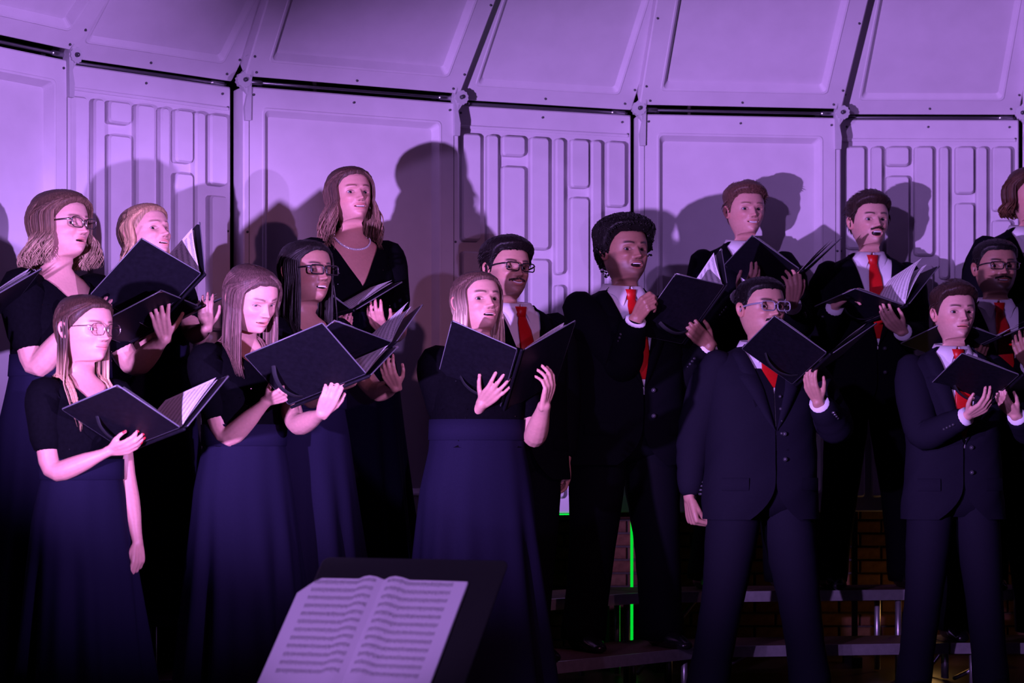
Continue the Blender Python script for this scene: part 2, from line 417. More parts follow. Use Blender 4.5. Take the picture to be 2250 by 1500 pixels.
# upright green light strip behind the risers
mb = MB(); box(mb, (-.006, -.008, 0), (.006, .008, .70), 0); box(mb, (-.02, -.02, 0), (.02, .02, .012), 1)
o = mb.build('glow_strip', ['green_glow', 'black_plastic'], smooth=False); o.location = (.548, 9.93, 0)
o['label'] = 'thin upright glowing green light strip behind the risers'; o['category'] = 'light'
a, b = V(*NODES[4]), V(*NODES[5]); dv = unit(b - a); nv = V(dv[1], -dv[0])
mb = MB(); box(mb, (-.26, -.004, -.006), (.26, .012, 0))  # level glowing strip, stands in for green light caught on the panel edge
o = mb.build('glow_strip', ['green_glow'], smooth=False); c = (a + b) / 2 + dv * .09
o.location = (c[0], c[1] + .035, ZB - .003); o.rotation_euler = (0, 0, math.atan2(dv[1], dv[0]))
o['label'] = 'thin level glowing line standing in for green light on the lower shell edge'; o['category'] = 'light'

# ------------------------------------------------------------------ choral risers
R1 = [(-2.30, 7.12), (-.95, 7.86), (.10, 8.32), (.80, 9.06), (1.86, 9.24), (3.05, 9.22)]
def miter(P, d):
    P = [V(*p) for p in P]; out = []
    for i, p in enumerate(P):
        ns = []
        for j in (i - 1, i):
            if 0 <= j < len(P) - 1:
                e = unit(P[j + 1] - P[j]); ns.append(V(-e[1], e[0]))
        n = unit(sum(ns)); out.append(p + n * d / max(.5, float(np.dot(n, ns[0]))))
    return out
E0, E1, E2 = miter(R1, 0), miter(R1, .44), miter(R1, .86)
RIS_LABEL = ['leftmost riser under the curly-haired woman', 'riser behind the women in the middle of the choir', 'short angled riser with green light behind it',
             'riser behind the man with vest and folder', 'rightmost riser behind the young man in front']
for i in range(5):
    org = (E0[i] + E0[i + 1]) / 2
    t = empty('choral_riser', (org[0], org[1], 0), RIS_LABEL[i], 'riser', 'choral riser units')
    og = V(org[0], org[1], 0)
    for (A, B, z) in ((E0, E1, .2), (E1, E2, .4)):
        gap = .006
        p = [A[i], A[i + 1], B[i + 1], B[i]]
        e = unit(p[1] - p[0]) * gap
        p = [p[0] + e, p[1] - e, p[2] - e, p[3] + e]
        m2 = MB(); v = [V(q[0], q[1], zz) for zz in (z - .035, z) for q in p]
        m2.add(v, BOXF, 0); m2.build('deck', ['riser_deck'], t, og, smooth=False)
        d = unit(p[1] - p[0]); nrm = V(d[1], -d[0]); ln = np.linalg.norm(p[1] - p[0])
        m3 = MB(); c = (p[0] + p[1]) / 2 + nrm * .006
        obox(m3, V(c[0], c[1], z - .020), V(d[0], d[1], 0) * ln / 2, V(nrm[0], nrm[1], 0) * .006, V(0, 0, .023)); m3.build('edge_trim', ['aluminium'], t, og, smooth=False)
        for q, s in ((p[0], 1), (p[1], -1), (p[2], -1), (p[3], 1)):
            ins = unit((A[i] + A[i + 1] + B[i] + B[i + 1]) / 4 - q) * .05 + d * s * .05
            m4 = MB(); vv, ff = tube([V(q[0] + ins[0], q[1] + ins[1], .008), V(q[0] + ins[0], q[1] + ins[1], z - .035)], .014, n=8, round_ends=False)
            m4.add(vv, ff); m4.build('leg', ['aluminium'], t, og)
        m5 = MB(); q0, q1 = (p[0] + p[3]) / 2 + d * .08, (p[0] + p[3]) / 2 + d * .35
        vv, ff = tube([V(q0[0], q0[1], .03), V(q1[0], q1[1], z - .04)], .010, n=6); m5.add(vv, ff); m5.build('brace', ['aluminium'], t, og)

# ------------------------------------------------------------------ music stand with open booklet
SY = 5.6
sb = PX(880, 1400, SY)
sa, stt = R(22), R(45)
ed = V(math.cos(sa), -math.sin(sa), 0); nf = V(-math.sin(sa), -math.cos(sa), 0)
up = V(0, 0, 1) * math.cos(stt) - nf * math.sin(stt); nn = unit(np.cross(ed, up))
if np.dot(nn, nf) < 0: nn = -nn
topc = (PX(705, 1222, SY + .10) + PX(1126, 1233, SY - .10)) / 2
DW, DH = .262, .50
dc = topc - up * DH / 2
t = empty('music_stand', (dc[0], dc[1] + .02, 0), 'black sheet-metal music stand in the blurred foreground', 'music stand')
og = V(dc[0], dc[1] + .02, 0)
m = MB()
fs = lambda x, v, d: dc + ed * x + up * v + nn * d
loops(m, [(rrect(-DW, DW, -DH / 2, DH / 2, .02), -.003), (rrect(-DW, DW, -DH / 2, DH / 2, .02), .0), (rrect(-DW + .003, DW - .003, -DH / 2 + .003, DH / 2 - .003, .018), .001)], fs)
m.build('desk', ['stand_black'], t, og, smooth=False)
m = MB(); obox(m, fs(0, -DH / 2 + .002, .03), ed * DW, up * .002, nn * .03); obox(m, fs(0, -DH / 2 + .010, .06), ed * DW, up * .010, nn * .0015); m.build('lip', ['stand_black'], t, og, smooth=False)
m = MB(); obox(m, fs(0, -.02, -.02), ed * .03, up * .05, nn * .018); m.build('tilt_bracket', ['stand_black'], t, og, smooth=False)
pb = fs(0, -.05, -.03)
m = MB(); vv, ff = tube([V(pb[0], pb[1], .08), V(pb[0], pb[1], .45)], .016, n=12); m.add(vv, ff); vv, ff = tube([V(pb[0], pb[1], .40), pb], .011, n=12); m.add(vv, ff); m.build('pole', ['stand_black'], t, og)
for k in range(3):
    aa = R(20 + 120 * k); m = MB(); c = V(pb[0], pb[1], 0)
    vv, ff = tube([c + V(0, 0, .12), c + V(math.cos(aa) * .12, math.sin(aa) * .12, .08), c + V(math.cos(aa) * .27, math.sin(aa) * .27, .012)], [.013, .011, .010], n=8); m.add(vv, ff); m.build('leg', ['stand_black'], t, og)
# booklet: two curved pages, an extra sheet below, resting on the lip
BW, BH = .232, .41
bt = empty('music_booklet', tuple(fs(-.055, -DH / 2 + .006, .004)), 'open printed sheet-music booklet on the foreground music stand', 'sheet music')
bo = fs(-.055, -DH / 2 + .006, .004)
def page(sgn, wd, ht, lift, cut=False):
    nx, ny = 14, 10; v = []; uvs = []
    for j in range(ny):
        for i in range(nx):
            s = i / (nx - 1); tt = j / (ny - 1); x = s * wd
            z = .004 + lift + .016 * math.sin(min(1, s * 3.2) * math.pi) * (1 - .5 * s) * (1 if s < .32 else .0) + .010 * (1 - s) * (s > .32) * (1 if s < 1 else 0) * 0 + .006 * s * (1 - s)
            y = tt * ht
            if cut and s > .80: y = min(y, ht - (s - .80) / .20 * .052)
            v.append(bo + ed * x * sgn + up * y + nn * z); uvs.append((s * wd, ht - y))
    return v, grid_faces(ny, nx, flip=sgn < 0), uvs
def add_uv(o, uvs):
    me = o.data; l = me.uv_layers.new(name='UVMap')
    for lp in me.loops: l.data[lp.index].uv = uvs[lp.vertex_index]
for sgn, cut in ((-1, True), (1, False)):
    v, f, uvs = page(sgn, BW, BH, .003, cut); m = MB(); m.add(v, f); o = m.build('page', ['booklet_page'], bt, bo); add_uv(o, uvs)
    v, f, uvs = page(sgn, BW + .001, BH - .002, .000, cut); m = MB(); m.add(v, f); o = m.build('cover', ['shirt'], bt, bo)

# ------------------------------------------------------------------ choral folders
FW, FH = .265, .33
class Folder:
    def __init__(s, pos, yaw, tau, rho, bl, br):
        yaw, tau, rho, bl, br = map(R, (yaw, tau, rho, bl, br))
        g = V(math.sin(yaw), -math.cos(yaw), 0); lat = V(math.cos(yaw), math.sin(yaw), 0); upv = V(0, 0, 1)
        s0 = upv * math.cos(tau) + g * math.sin(tau); s.m = g * math.cos(tau) - upv * math.sin(tau)
        s.s = s0 * math.cos(rho) + lat * math.sin(rho); s.l = lat * math.cos(rho) - s0 * math.sin(rho)
        s.L = -s.l * math.cos(bl) - s.m * math.sin(bl); s.R = s.l * math.cos(br) - s.m * math.sin(br)
        s.St = np.asarray(pos, float); s.Sb = s.St - s.s * FH
        s.nL = unit(np.cross(s.s, s.L)); s.nL *= np.sign(np.dot(s.nL, s.m)); s.nR = unit(np.cross(s.s, s.R)); s.nR *= np.sign(np.dot(s.nR, s.m))
    def pt(s, side, u, v, out=0.0):
        """u: 0 spine..1 outer edge, v: 0 bottom..1 top, out: metres outwards (away from the singer)"""
        d, n = (s.L, s.nL) if side == 'L' else (s.R, s.nR)
        return s.Sb + s.s * FH * v + d * FW * u + n * out
def build_folder(F, label, strap='L', strap_v=.30, sheets=(2, 2), curl=(.008, .014)):
    c0 = F.Sb; t = empty('choral_folder', tuple(c0), label, 'folder', 'black music folders held by the singers')
    for side in 'LR':
        m = MB(); fn = lambda x, v, d: F.pt(side, x, v, d * 1.0)
        sx, sv = 1 / FW, 1 / FH
        loops(m, [(rrect(.012 * sx, 1, 0, 1, .02), 0), (rrect(.012 * sx, 1, 0, 1, .02), .004)], fn)
        m.build('cover', ['folder'], t, c0, smooth=False)
        m = MB()   # stitched edge binding
        ring = rrect(.016 * sx, 1.0, 0, 1, .02)
        pts = [F.pt(side, x, v, .002) for x, v in ring]; pts.append(pts[0])
        vv, ff = tube(pts, .0022, .0026, n=5, round_ends=False); m.add(vv, ff); m.build('edge_binding', ['folder_edge'], t, c0)
        m = MB()   # inside pocket
        loops(m, [(rrect(.08, .97, .02, .42, .02), -.003), (rrect(.08, .97, .02, .42, .02), -.0045)], fn); m.build('pocket', ['folder'], t, c0, smooth=False)
        k = sheets[0] if side == 'L' else sheets[1]; cu = curl[0] if side == 'L' else curl[1]
        for i in range(k):
            nx, ny = 9, 5; v = []; uvs = []
            for jj in range(ny):
                for ii in range(nx):
                    u = ii / (nx - 1); q = jj / (ny - 1)
                    lift = .006 + .002 * i + cu * (i + 1) / k * (math.sin(u * math.pi * .55)) * (.55 + .45 * q)
                    v.append(F.pt(side, .05 + .84 * u, .03 + (.91 + .012 * i) * q, -lift)); uvs.append((u * .215, (1 - q) * .29))
            m = MB(); m.add(v, grid_faces(ny, nx)); o = m.build('page', ['sheet_music'], t, c0); add_uv(o, uvs)
    m = MB(); vv, ff = tube([F.Sb, F.Sb + F.s * FH], .006, .006, n=8); m.add(vv, ff); m.build('spine', ['folder'], t, c0)
    for side in 'LR':
        for u, v, du, dv in ((.965, .972, -1, -1),):
            m = MB(); pts2 = [(u + .035, v + .028), (u - .02, v + .028), (u + .035, v - .016)]
            loops(m, [(pts2, -.001), (pts2, .0055)], lambda x, v_, d: F.pt(side, x, v_, d)); m.build('corner_guard', ['metal'], t, c0, smooth=False)
    if strap:
        m = MB(); P = [F.pt(strap, .10, strap_v + .04, .004), F.pt(strap, .22, strap_v + .01, .024), F.pt(strap, .40, strap_v - .02, .032), F.pt(strap, .58, strap_v + .0, .024), F.pt(strap, .70, strap_v + .03, .004)]
        vv, ff = tube(catmull(P, 4), .0095, .0014, n=8, side=F.s); m.add(vv, ff); m.build('hand_strap', ['strap'], t, c0)
    return t
FOLD = {}
def folder(key, label, pos, ang, **kw):
    F = Folder(pos, *ang); FOLD[key] = F; build_folder(F, label, **kw); return F
folder('W1', 'black music folder held up by the curly-haired woman with glasses', (-1.09, 7.70, 1.640), (60, 56, -8, 38, 63), strap=None)
folder('W2', 'black folder low behind the front girls, held by the blonde woman', (-1.134, 7.90, 1.543), (62, 66, 8, 6, 17), strap=None)
folder('W3', 'black folder held flat by the front girl with glasses and red nails', (-1.03, 6.82, 1.082), (45, 78, -2, 32, 42), strap='L', strap_v=.25)
folder('W4', 'black folder held by the brown-haired girl looking down', (-.479, 7.267, 1.265), (49, 72, 11, 39, 30), strap='L', strap_v=.16)
folder('W5', 'black folder held by the dark-haired woman with black glasses', (-.41, 7.6, 1.394), (49, 64, -2, 18, 38), strap=None, curl=(.008, .035))
folder('W6', 'black folder held by the tall woman with the necklace', (-.60, 8.22, 1.548), (36, 84, 2, 30, 28), strap=None)
folder('W7', 'wide open black folder held in both hands by the blonde front woman', (.033, 7.545, 1.364), (22, 51, -6, 36, 29), strap='L', strap_v=.22)
folder('M2', 'black folder held by the man with the afro', (.867, 8.76, 1.686), (53, 46, -9, 19, 52), strap='L', strap_v=.22, curl=(.02, .02))
folder('M3', 'black folder held by the ginger-haired man', (1.25, 9.34, 1.795), (20, 72, -3, 38, 37), strap=None)
folder('M4', 'black folder held flat by the man with the open mouth and moustache', (1.705, 9.37, 1.645), (16, 80, 8, 14, 46), strap='L', curl=(.006, .07))
folder('M5', 'black folder hiding the chin of the man with glasses and vest', (1.239, 8.455, 1.393), (20, 70, -2, 38, 31), strap='L', strap_v=.20)
folder('M6', 'black folder held by the young man in front at the right edge', (2.037, 8.657, 1.319), (17, 68, -2, 22, 23), strap='L', strap_v=.22)
folder('M7', 'black folder held by the bearded man with glasses', (2.034, 9.03, 1.494), (25, 75, 4, 14, 20), strap=None)
folder('W0', 'black folder cut off by the left picture edge', (-1.783, 7.30, 1.513), (34, 70, -2, 38, 31), strap=None)

# ------------------------------------------------------------------ people: heads
NC = 84
_t = np.arange(NC) * 2 * math.pi / NC
PHI = _t - .55 * np.sin(_t)                     # columns crowd towards the face
HT = np.array([  # z, half width, front, back, front exponent
 (.2250, .002, -.006, -.014, 2.0), (.2240, .018, .016, -.038, 2.0), (.2200, .034, .036, -.058, 2.05), (.2120, .050, .055, -.077, 2.1),
 (.1980, .0630, .0710, -.091, 2.15), (.1780, .0715, .0825, -.100, 2.2), (.1500, .0755, .0885, -.104, 2.25), (.1300, .0765, .0895, -.104, 2.25),
 (.1100, .0755, .0880, -.101, 2.25), (.0900, .0730, .0875, -.094, 2.2), (.0700, .0700, .0870, -.085, 2.1), (.0500, .0640, .0860, -.077, 1.95),
 (.0350, .0585, .0845, -.072, 1.85), (.0200, .0515, .0825, -.068, 1.78), (.0100, .0465, .0795, -.066, 1.70), (.0030, .0430, .0740, -.064, 1.62)])
ZROWS = np.unique(np.round(np.concatenate([np.linspace(.225, .214, 7), np.linspace(.214, .128, 26), np.linspace(.128, .098, 19), np.linspace(.098, .070, 14), np.linspace(.070, .038, 20), np.linspace(.038, .003, 12)]), 5))[::-1]
def hrow(z):
    return [np.interp(z, HT[::-1, 0], HT[::-1, k]) for k in (1, 2, 3, 4)]
def sup(a, n):
    return np.sign(a) * np.abs(a) ** (2 / n)
def head_base(z, phi, fat=0.0):
    """point of the bare skull/jaw form, head coordinates (x to the singer's right, y to the face, z up from the chin)"""
    z = np.asarray(z, float); phi = np.asarray(phi, float)
    w_, yf, yb, n = hrow(z)
    low = np.clip((.10 - z) / .07, 0, 1)
    w_ = w_ * (1 + .16 * fat * low + .05 * fat); n = n + .35 * fat * low
    c, s = np.cos(phi), np.sin(phi)
    nn_ = np.where(c > 0, n, 2.1)
    y = np.where(c > 0, -.005 + (yf + .005) * sup(c, nn_), -.005 + (-.005 - yb) * sup(c, nn_))
    return np.stack([w_ * sup(s, nn_), y, z + 0 * phi], -1)
def smst(a, b, x):
    t = np.clip((x - a) / (b - a), 0, 1); return t * t * (3 - 2 * t)

WZ = ([0, .008, .0275, .0465, .0765, .1090, .160, .225], [0, .012, .034, .0535, .0815, .1135, .160, .225])
def fwarp(z): return np.interp(z, *WZ)
def funwarp(z): return np.interp(z, WZ[1], WZ[0])
class Face:
    def __init__(s, **k):
        s.open = 0.0; s.smile = 0.0; s.mw = .024; s.teeth = 0.0; s.eye = 1.0; s.fat = 0.0; s.brow = (.03, .018, .010); s.browt = 1.0
        s.nose = 1.0; s.stache = 0.0; s.beard = 0.0; s.lip = (1.15, .62, .62); s.lipfull = 1.0; s.gaze = (0.0, 0.0); s.iris = (.03, .025, .03); s.stub = (.06, .045, .04); s.lash = .6; s.lipt = .55
        s.__dict__.update(k)
def face_feat(x, z, F):
    z = fwarp(z)
    ax = np.abs(x)
    G = lambda cx, cz, sx, sz: np.exp(-((ax - cx) / sx) ** 2 - ((z - cz) / sz) ** 2)
    f = .0062 * G(.024, .134, .020, .007) - .0120 * G(.031, .1145, .0155, .0115) - .003 * G(0, .124, .012, .007)
    t = np.clip((.126 - z) / (.126 - .083), 0, 1)
    h = (.003 + .0205 * t ** 1.2) * smst(.070, .082, z) * (1 - smst(.122, .134, z))
    f = f + F.nose * h * np.exp(-(ax / (.0058 + .0042 * t)) ** 2) + F.nose * .0085 * G(.0125, .0805, .0058, .0060) + .003 * G(0, .0845, .008, .006)
    f = f + .004 * G(0, .053, .026, .017) - .0025 * G(0, .0345, .018, .005) + .005 * G(0, .015, .017, .012) + (.0055 + .004 * F.fat) * G(.044, .088, .018, .014)
    f = f - .0026 * G(.030, .064, .006, .012) - .0020 * G(.050, .060, .014, .016) * (1 - F.fat)
    # lips
    o = F.open; zm = .0535 - .35 * o + F.smile * 9 * ax * ax
    lw = F.mw * (1 - .9 * max(0, o) * 8 * .35)
    mm = np.clip(1 - (ax / lw) ** 2, 0, 1); sq = np.sqrt(mm)
    zc = z - zm
    up_ = zc - .0042 - o * sq; lo_ = zc + .0055 + o * sq
    f = f + F.lipfull * (.0034 * sq * np.exp(-(up_ / .0036) ** 2) + .0042 * sq * np.exp(-(lo_ / .0046) ** 2))
    if o > .0005:
        ins = smst(o * 1.08 + .001, o * .80, np.abs(zc) / np.maximum(sq, .05)) * (mm > .02)
        f = f - .016 * ins
    else:
        f = f - .003 * sq * np.exp(-(zc / .0014) ** 2)
    # eyes
    dx = (ax - .0315) / .0150; al = np.clip(1 - dx * dx, 0, 1)
    zu = .0070 * F.eye * al; zl = -.0046 * F.eye * al; ez = z - .1135 - .0015 * dx
    inside = smst(.0, .0012, np.minimum(zu - ez, ez - zl)) * (al > 0)
    f = f - .0055 * inside + .0016 * np.exp(-((ez - zu - .002) / .0022) ** 2) * (al > .02) + .0009 * np.exp(-((ez - zl + .002) / .0022) ** 2) * (al > .02)
    return f
def build_head(skin, F):
    """verts (rings x NC) + extra pieces; returns MB in head coordinates and the last ring index start"""
    Z, PH = np.meshgrid(ZROWS, PHI, indexing='ij')
    B = head_base(Z, PH, F.fat)
    frontw = smst(.05, .35, np.cos(PH))
    feat = face_feat(B[..., 0], B[..., 2], F) * frontw
    B[..., 1] += feat
    # colour
    x, z = B[..., 0], fwarp(B[..., 2]); ax = np.abs(x)
    sk = np.array(skin); C = np.tile(sk, B.shape[:2] + (1,))
    def tint(mask, col): 
        nonlocal C
        mask = np.clip(mask, 0, 1)[..., None] * (frontw[..., None] > .02); C = C * (1 - mask) + np.array(col) * mask
    red = .35 * np.exp(-((ax - .045) / .022) ** 2 - ((z - .082) / .02) ** 2) + .3 * np.exp(-(ax / .012) ** 2 - ((z - .083) / .01) ** 2)
    tint(red, sk * np.array([1.05, .72, .72]))
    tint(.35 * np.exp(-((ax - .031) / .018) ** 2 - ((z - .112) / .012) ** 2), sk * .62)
    if F.beard:
        ang = np.abs(PH); ang = np.minimum(ang, 2 * math.pi - ang)
        jaw = smst(.072, .050, z + .35 * np.maximum(0, .022 - ax) * (z > .045)) * (1 - np.exp(-((ax) / .028) ** 2 - ((z - .054) / .012) ** 2))
        side = smst(.9, 1.15, ang) * smst(1.75, 1.45, ang) * smst(.112, .095, z)
        m_ = np.clip(jaw + side, 0, 1) * F.beard
        C = C * (1 - m_[..., None]) + np.array(F.stub) * m_[..., None]
    if F.stache:
        zs = .0668 + .55 * F.open - ax * .20
        tint(F.stache * np.exp(-((z - zs) / .0048) ** 4) * (ax < F.mw * 1.08) * np.clip((F.mw * 1.15 - ax) / .006, 0, 1), F.stub)
    o = F.open; zm = .0535 - .35 * o + F.smile * 9 * ax * ax; lw = F.mw * (1 - .9 * o * 8 * .35)
    mm = np.clip(1 - (ax / lw) ** 2, 0, 1); sq = np.sqrt(mm); zc = z - zm
    lip = smst(.0085, .0065, (zc - o * sq) / np.maximum(sq, .15)) * (zc > 0) + smst(-.0105, -.0085, (zc + o * sq) / np.maximum(sq, .15)) * (zc <= 0)
    tint(lip * (mm > .01) * F.lipt, sk * np.array(F.lip))
    if o > .0005: tint(smst(o * 1.0, o * .85, np.abs(zc) / np.maximum(sq, .05)) * (mm > .02), (.012, .004, .005))
    else: tint(.85 * np.exp(-(zc / .0012) ** 2) * (mm > .05), sk * .25)
    tint(.9 * np.exp(-((ax - .0075) / .0035) ** 2 - ((z - .0735) / .0022) ** 2), sk * .12)
    bz = .1355 + .0045 * np.sin(np.clip((ax - .012) / .042, 0, 1) * math.pi * .8) + .0
    bm = np.exp(-((z - bz) / (.0036 * F.browt)) ** 4) * smst(.010, .015, ax) * smst(.054, .045, ax)
    tint(bm * .92, F.brow)
    dx = (ax - .0315) / .0155; al = np.clip(1 - dx * dx, 0, 1); ez = z - .1135 - .0015 * dx
    tint(F.lash * np.exp(-((ez - .0070 * F.eye * al - .0005) / .0018) ** 2) * (al > .0), (.02, .012, .012))
    tint(.45 * np.exp(-((ez + .0046 * F.eye * al + .0004) / .0012) ** 2) * (al > .05), sk * .35)
    # under-chin rings
    rings = [B]
    ft = F.fat
    for zf, zb, w_, yf, n in ((-.001 - .004 * ft, -.008, .0415, .064, 1.6), (.001 - .012 * ft, -.015, .0410, .046, 1.65), (.005 - .021 * ft, -.022, .0415, .024, 1.75), (.004 - .025 * ft, -.028, .0430, .006 + .016 * ft, 1.9), (-.012 - .018 * ft, -.034, .046, -.002 + .017 * ft, 2.0)):
        c, s_ = np.cos(PHI), np.sin(PHI); ww = w_ * (1 + .24 * ft)
        y = np.where(c > 0, -.005 + (yf + .005) * sup(c, n), -.005 + .061 * sup(c, 2.1)); zz = zb + (zf - zb) * (c + 1) / 2
        r = np.stack([ww * sup(s_, 2.0), y, zz], -1); rings.append(r[None])
        cc = np.tile(sk, (1, NC, 1))
        if F.beard: cc = cc * (1 - .6 * F.beard * smst(.3, .6, np.cos(PHI))[None, :, None]) + np.array(F.stub) * (.6 * F.beard * smst(.3, .6, np.cos(PHI))[None, :, None])
        C = np.concatenate([C, cc], 0)
    G_ = np.concatenate(rings, 0)
    extra = MB()
    # eyeballs
    for sx in (1, -1):
        s0 = head_base(np.array([.1090]), np.array([math.asin((.0315 / .0757) ** (2.25 / 2))]))[0]
        yy = s0[1] + float(face_feat(np.array([.0315]), np.array([.1090]), F)[0]) + .0055
        c = V(sx * .0315, yy - .0110, .1090); n = 14; k = 10; v = []; cl = []
        gz = unit(V(F.gaze[0], 1, F.gaze[1]))
        for i in range(k + 1):
            for j in range(n):
                th = math.pi * i / k; p = 2 * math.pi * j / n
                d = V(math.sin(th) * math.cos(p), math.cos(th), math.sin(th) * math.sin(p))
                # rotate the pole from +y to the gaze direction
                rot = np.array(Vector((0, 1, 0)).rotation_difference(Vector(gz)).to_matrix()); d = rot @ d
                v.append(c + d * .0122); a = th
                cl.append((.006, .005, .006) if i <= 1 else (F.iris if i == 2 else (.52, .48, .50)))
        extra.add(v, grid_faces(k + 1, n, wrap=True), 1, np.array(cl))
    # ears
    for sx in (1, -1):
        nr, na = 5, 16; v = []
        cz, cy = .104, -.010
        for i in range(nr):
            r_ = (.25, .55, .80, 1.0, .92)[i]; outd = (.004, .003, .013, .012, .0)[i]
            for j in range(na):
                a = 2 * math.pi * j / na; ex = .0165 * (1 + .15 * math.sin(a)); ez = .031
                yy = cy + r_ * ex * math.cos(a) - .12 * r_ * ez * math.sin(a) * .6; zz = cz + r_ * ez * math.sin(a)
                b = head_base(np.array([np.clip(zz, .01, .2)]), np.array([math.pi / 2]), F.fat)[0][0] - .003
                flare = .010 * smst(.02, -.03, yy - cy)
                v.append((sx * (b + outd + (flare if i > 0 and i < 4 else 0)), yy, zz))
        f = grid_faces(nr, na, wrap=True, flip=sx < 0) + [tuple(range(na))]
        extra.add(v, f, 0, np.array(skin) * np.array([1.0, .82, .80]))
    # teeth
    if F.teeth > 0:
        n = 10; v = []; o = F.open
        zm_ = .0535 - .35 * o
        for i in range(n):
            s_ = -1 + 2 * i / (n - 1); xx = s_ * F.mw * .72
            yy = .0865 - 9 * xx * xx * 1.0 - .0025; zt = zm_ + o * .9 + F.smile * 9 * xx * xx
            zt = float(funwarp(zt)); v += [(xx, yy, zt), (xx, yy + .0005, zt - F.teeth)]
        extra.add(v, [(2 * i, 2 * i + 1, 2 * i + 3, 2 * i + 2) for i in range(n - 1)], 1, (.62, .58, .58))
    return G_, C, extra

# ------------------------------------------------------------------ people: torso forms
class Form:
    """stack of super-elliptic rings; rows (z, half width, front, back, y centre)"""
    def __init__(s, rows, n=2.5, scale=1.0, wscale=1.0):
        a = np.array(rows, float); a = a[np.argsort(a[:, 0])]; a[:, 0] *= scale; a[:, 1:] *= scale; a[:, 1:4] *= wscale; s.a = a; s.n = n
    def dims(s, z): return [np.interp(z, s.a[:, 0], s.a[:, k]) for k in (1, 2, 3, 4)]
    def pt(s, phi, z, off=0.0):
        a, bf, bb, yc = s.dims(z); c, sn = np.cos(phi), np.sin(phi)
        x = (a + off) * sup(sn, s.n); y = yc + np.where(c > 0, (bf + off) * sup(c, s.n), (bb + off) * sup(c, s.n))
        return np.stack(np.broadcast_arrays(x, y, np.asarray(z, float)), -1)
    def phi_at(s, x, z, off=0.0):
        a = s.dims(z)[0] + off; return np.arcsin(np.clip(np.abs(x) / a, 0, .999) ** (s.n / 2))
    def push(s, p, off):
        a, bf, bb, yc = s.dims(p[2]); a = a + off
        q = abs(p[0]) / a
        if p[2] > s.a[-1, 0] or q >= 1: return p
        h = (1 - q ** s.n) ** (1 / s.n); y = p[1] - yc
        if y >= -.0: lim = (bf + off) * h; y = max(y, lim) if y < lim else y
        else: lim = (bb + off) * h; y = -max(-y, lim) if -y < lim else y
        return V(p[0], yc + y, p[2])
def body_rows(fem, g):
    """g: girth, 0 slim .. 1 heavy"""
    if fem:
        return [(1.468, .050, .046, .052, -.016), (1.445, .057, .052, .060, -.018), (1.428, .085, .060, .068, -.02), (1.405, .130, .070, .080, -.02), (1.375, .158, .085, .090, -.015),
                (1.33, .165 + .02 * g, .102 + .01 * g, .095, -.01), (1.25, .158 + .03 * g, .130 + .03 * g, .098 + .02 * g, 0), (1.18, .147 + .04 * g, .118 + .04 * g, .095 + .02 * g, 0), (1.08, .132 + .06 * g, .098 + .06 * g, .088 + .03 * g, 0),
                (.98, .155 + .06 * g, .105 + .06 * g, .105 + .03 * g, 0), (.88, .176 + .06 * g, .108 + .05 * g, .122 + .04 * g, 0), (.78, .172 + .05 * g, .1 + .04 * g, .11 + .04 * g, 0)]
    return [(1.468, .056, .052, .058, -.016), (1.445, .064, .058, .066, -.018), (1.428, .100, .066, .074, -.02), (1.405, .150, .076, .084, -.02), (1.375, .178, .090, .094, -.015),
            (1.33, .186 + .02 * g, .104 + .015 * g, .102, -.01), (1.25, .182 + .03 * g, .120 + .03 * g, .108 + .01 * g, 0), (1.15, .168 + .05 * g, .116 + .05 * g, .104 + .02 * g, 0), (1.05, .158 + .065 * g, .110 + .07 * g, .100 + .03 * g, 0),
            (.95, .165 + .06 * g, .110 + .07 * g, .112 + .03 * g, 0), (.86, .174 + .05 * g, .108 + .05 * g, .124 + .03 * g, 0), (.78, .172 + .04 * g, .1 + .03 * g, .115 + .03 * g, 0)]
def coat_rows(g):
    return [(1.470, .072, .066, .074, -.018), (1.450, .090, .072, .084, -.02), (1.432, .130, .082, .094, -.02), (1.415, .172, .092, .102, -.018), (1.395, .205, .100, .108, -.015),
            (1.36, .218 + .015 * g, .112 + .01 * g, .114, -.01), (1.28, .214 + .03 * g, .130 + .03 * g, .122 + .01 * g, 0), (1.15, .200 + .05 * g, .132 + .05 * g, .120 + .02 * g, 0), (1.05, .190 + .065 * g, .128 + .07 * g, .116 + .03 * g, 0),
            (.95, .196 + .065 * g, .130 + .07 * g, .130 + .03 * g, 0), (.84, .208 + .055 * g, .132 + .055 * g, .142 + .03 * g, 0), (.745, .214 + .05 * g, .134 + .045 * g, .140 + .03 * g, 0)]
def smooth_polyline(P, it=2):
    P = np.array(P, float)
    for _ in range(it):
        Q = P.copy(); Q[1:-1] = (P[:-2] + 2 * P[1:-1] + P[2:]) / 4; P = Q
    return P
def limb(a, b, c, n1=7, n2=9):
    P = [a + (b - a) * t for t in np.linspace(0, 1, n1)] + [b + (c - b) * t for t in np.linspace(0, 1, n2)][1:]
    return smooth_polyline(P, 3)
def ik(sh, wr, pole, l1, l2):
    d = wr - sh; L = np.linalg.norm(d)
    if L > (l1 + l2) * .995: k = L / ((l1 + l2) * .995); l1 *= k; l2 *= k
    u = d / L; x = (l1 * l1 - l2 * l2 + L * L) / (2 * L); h = math.sqrt(max(0, l1 * l1 - x * x))
    p = pole - sh; p = p - u * np.dot(p, u); return sh + u * x + unit(p) * h
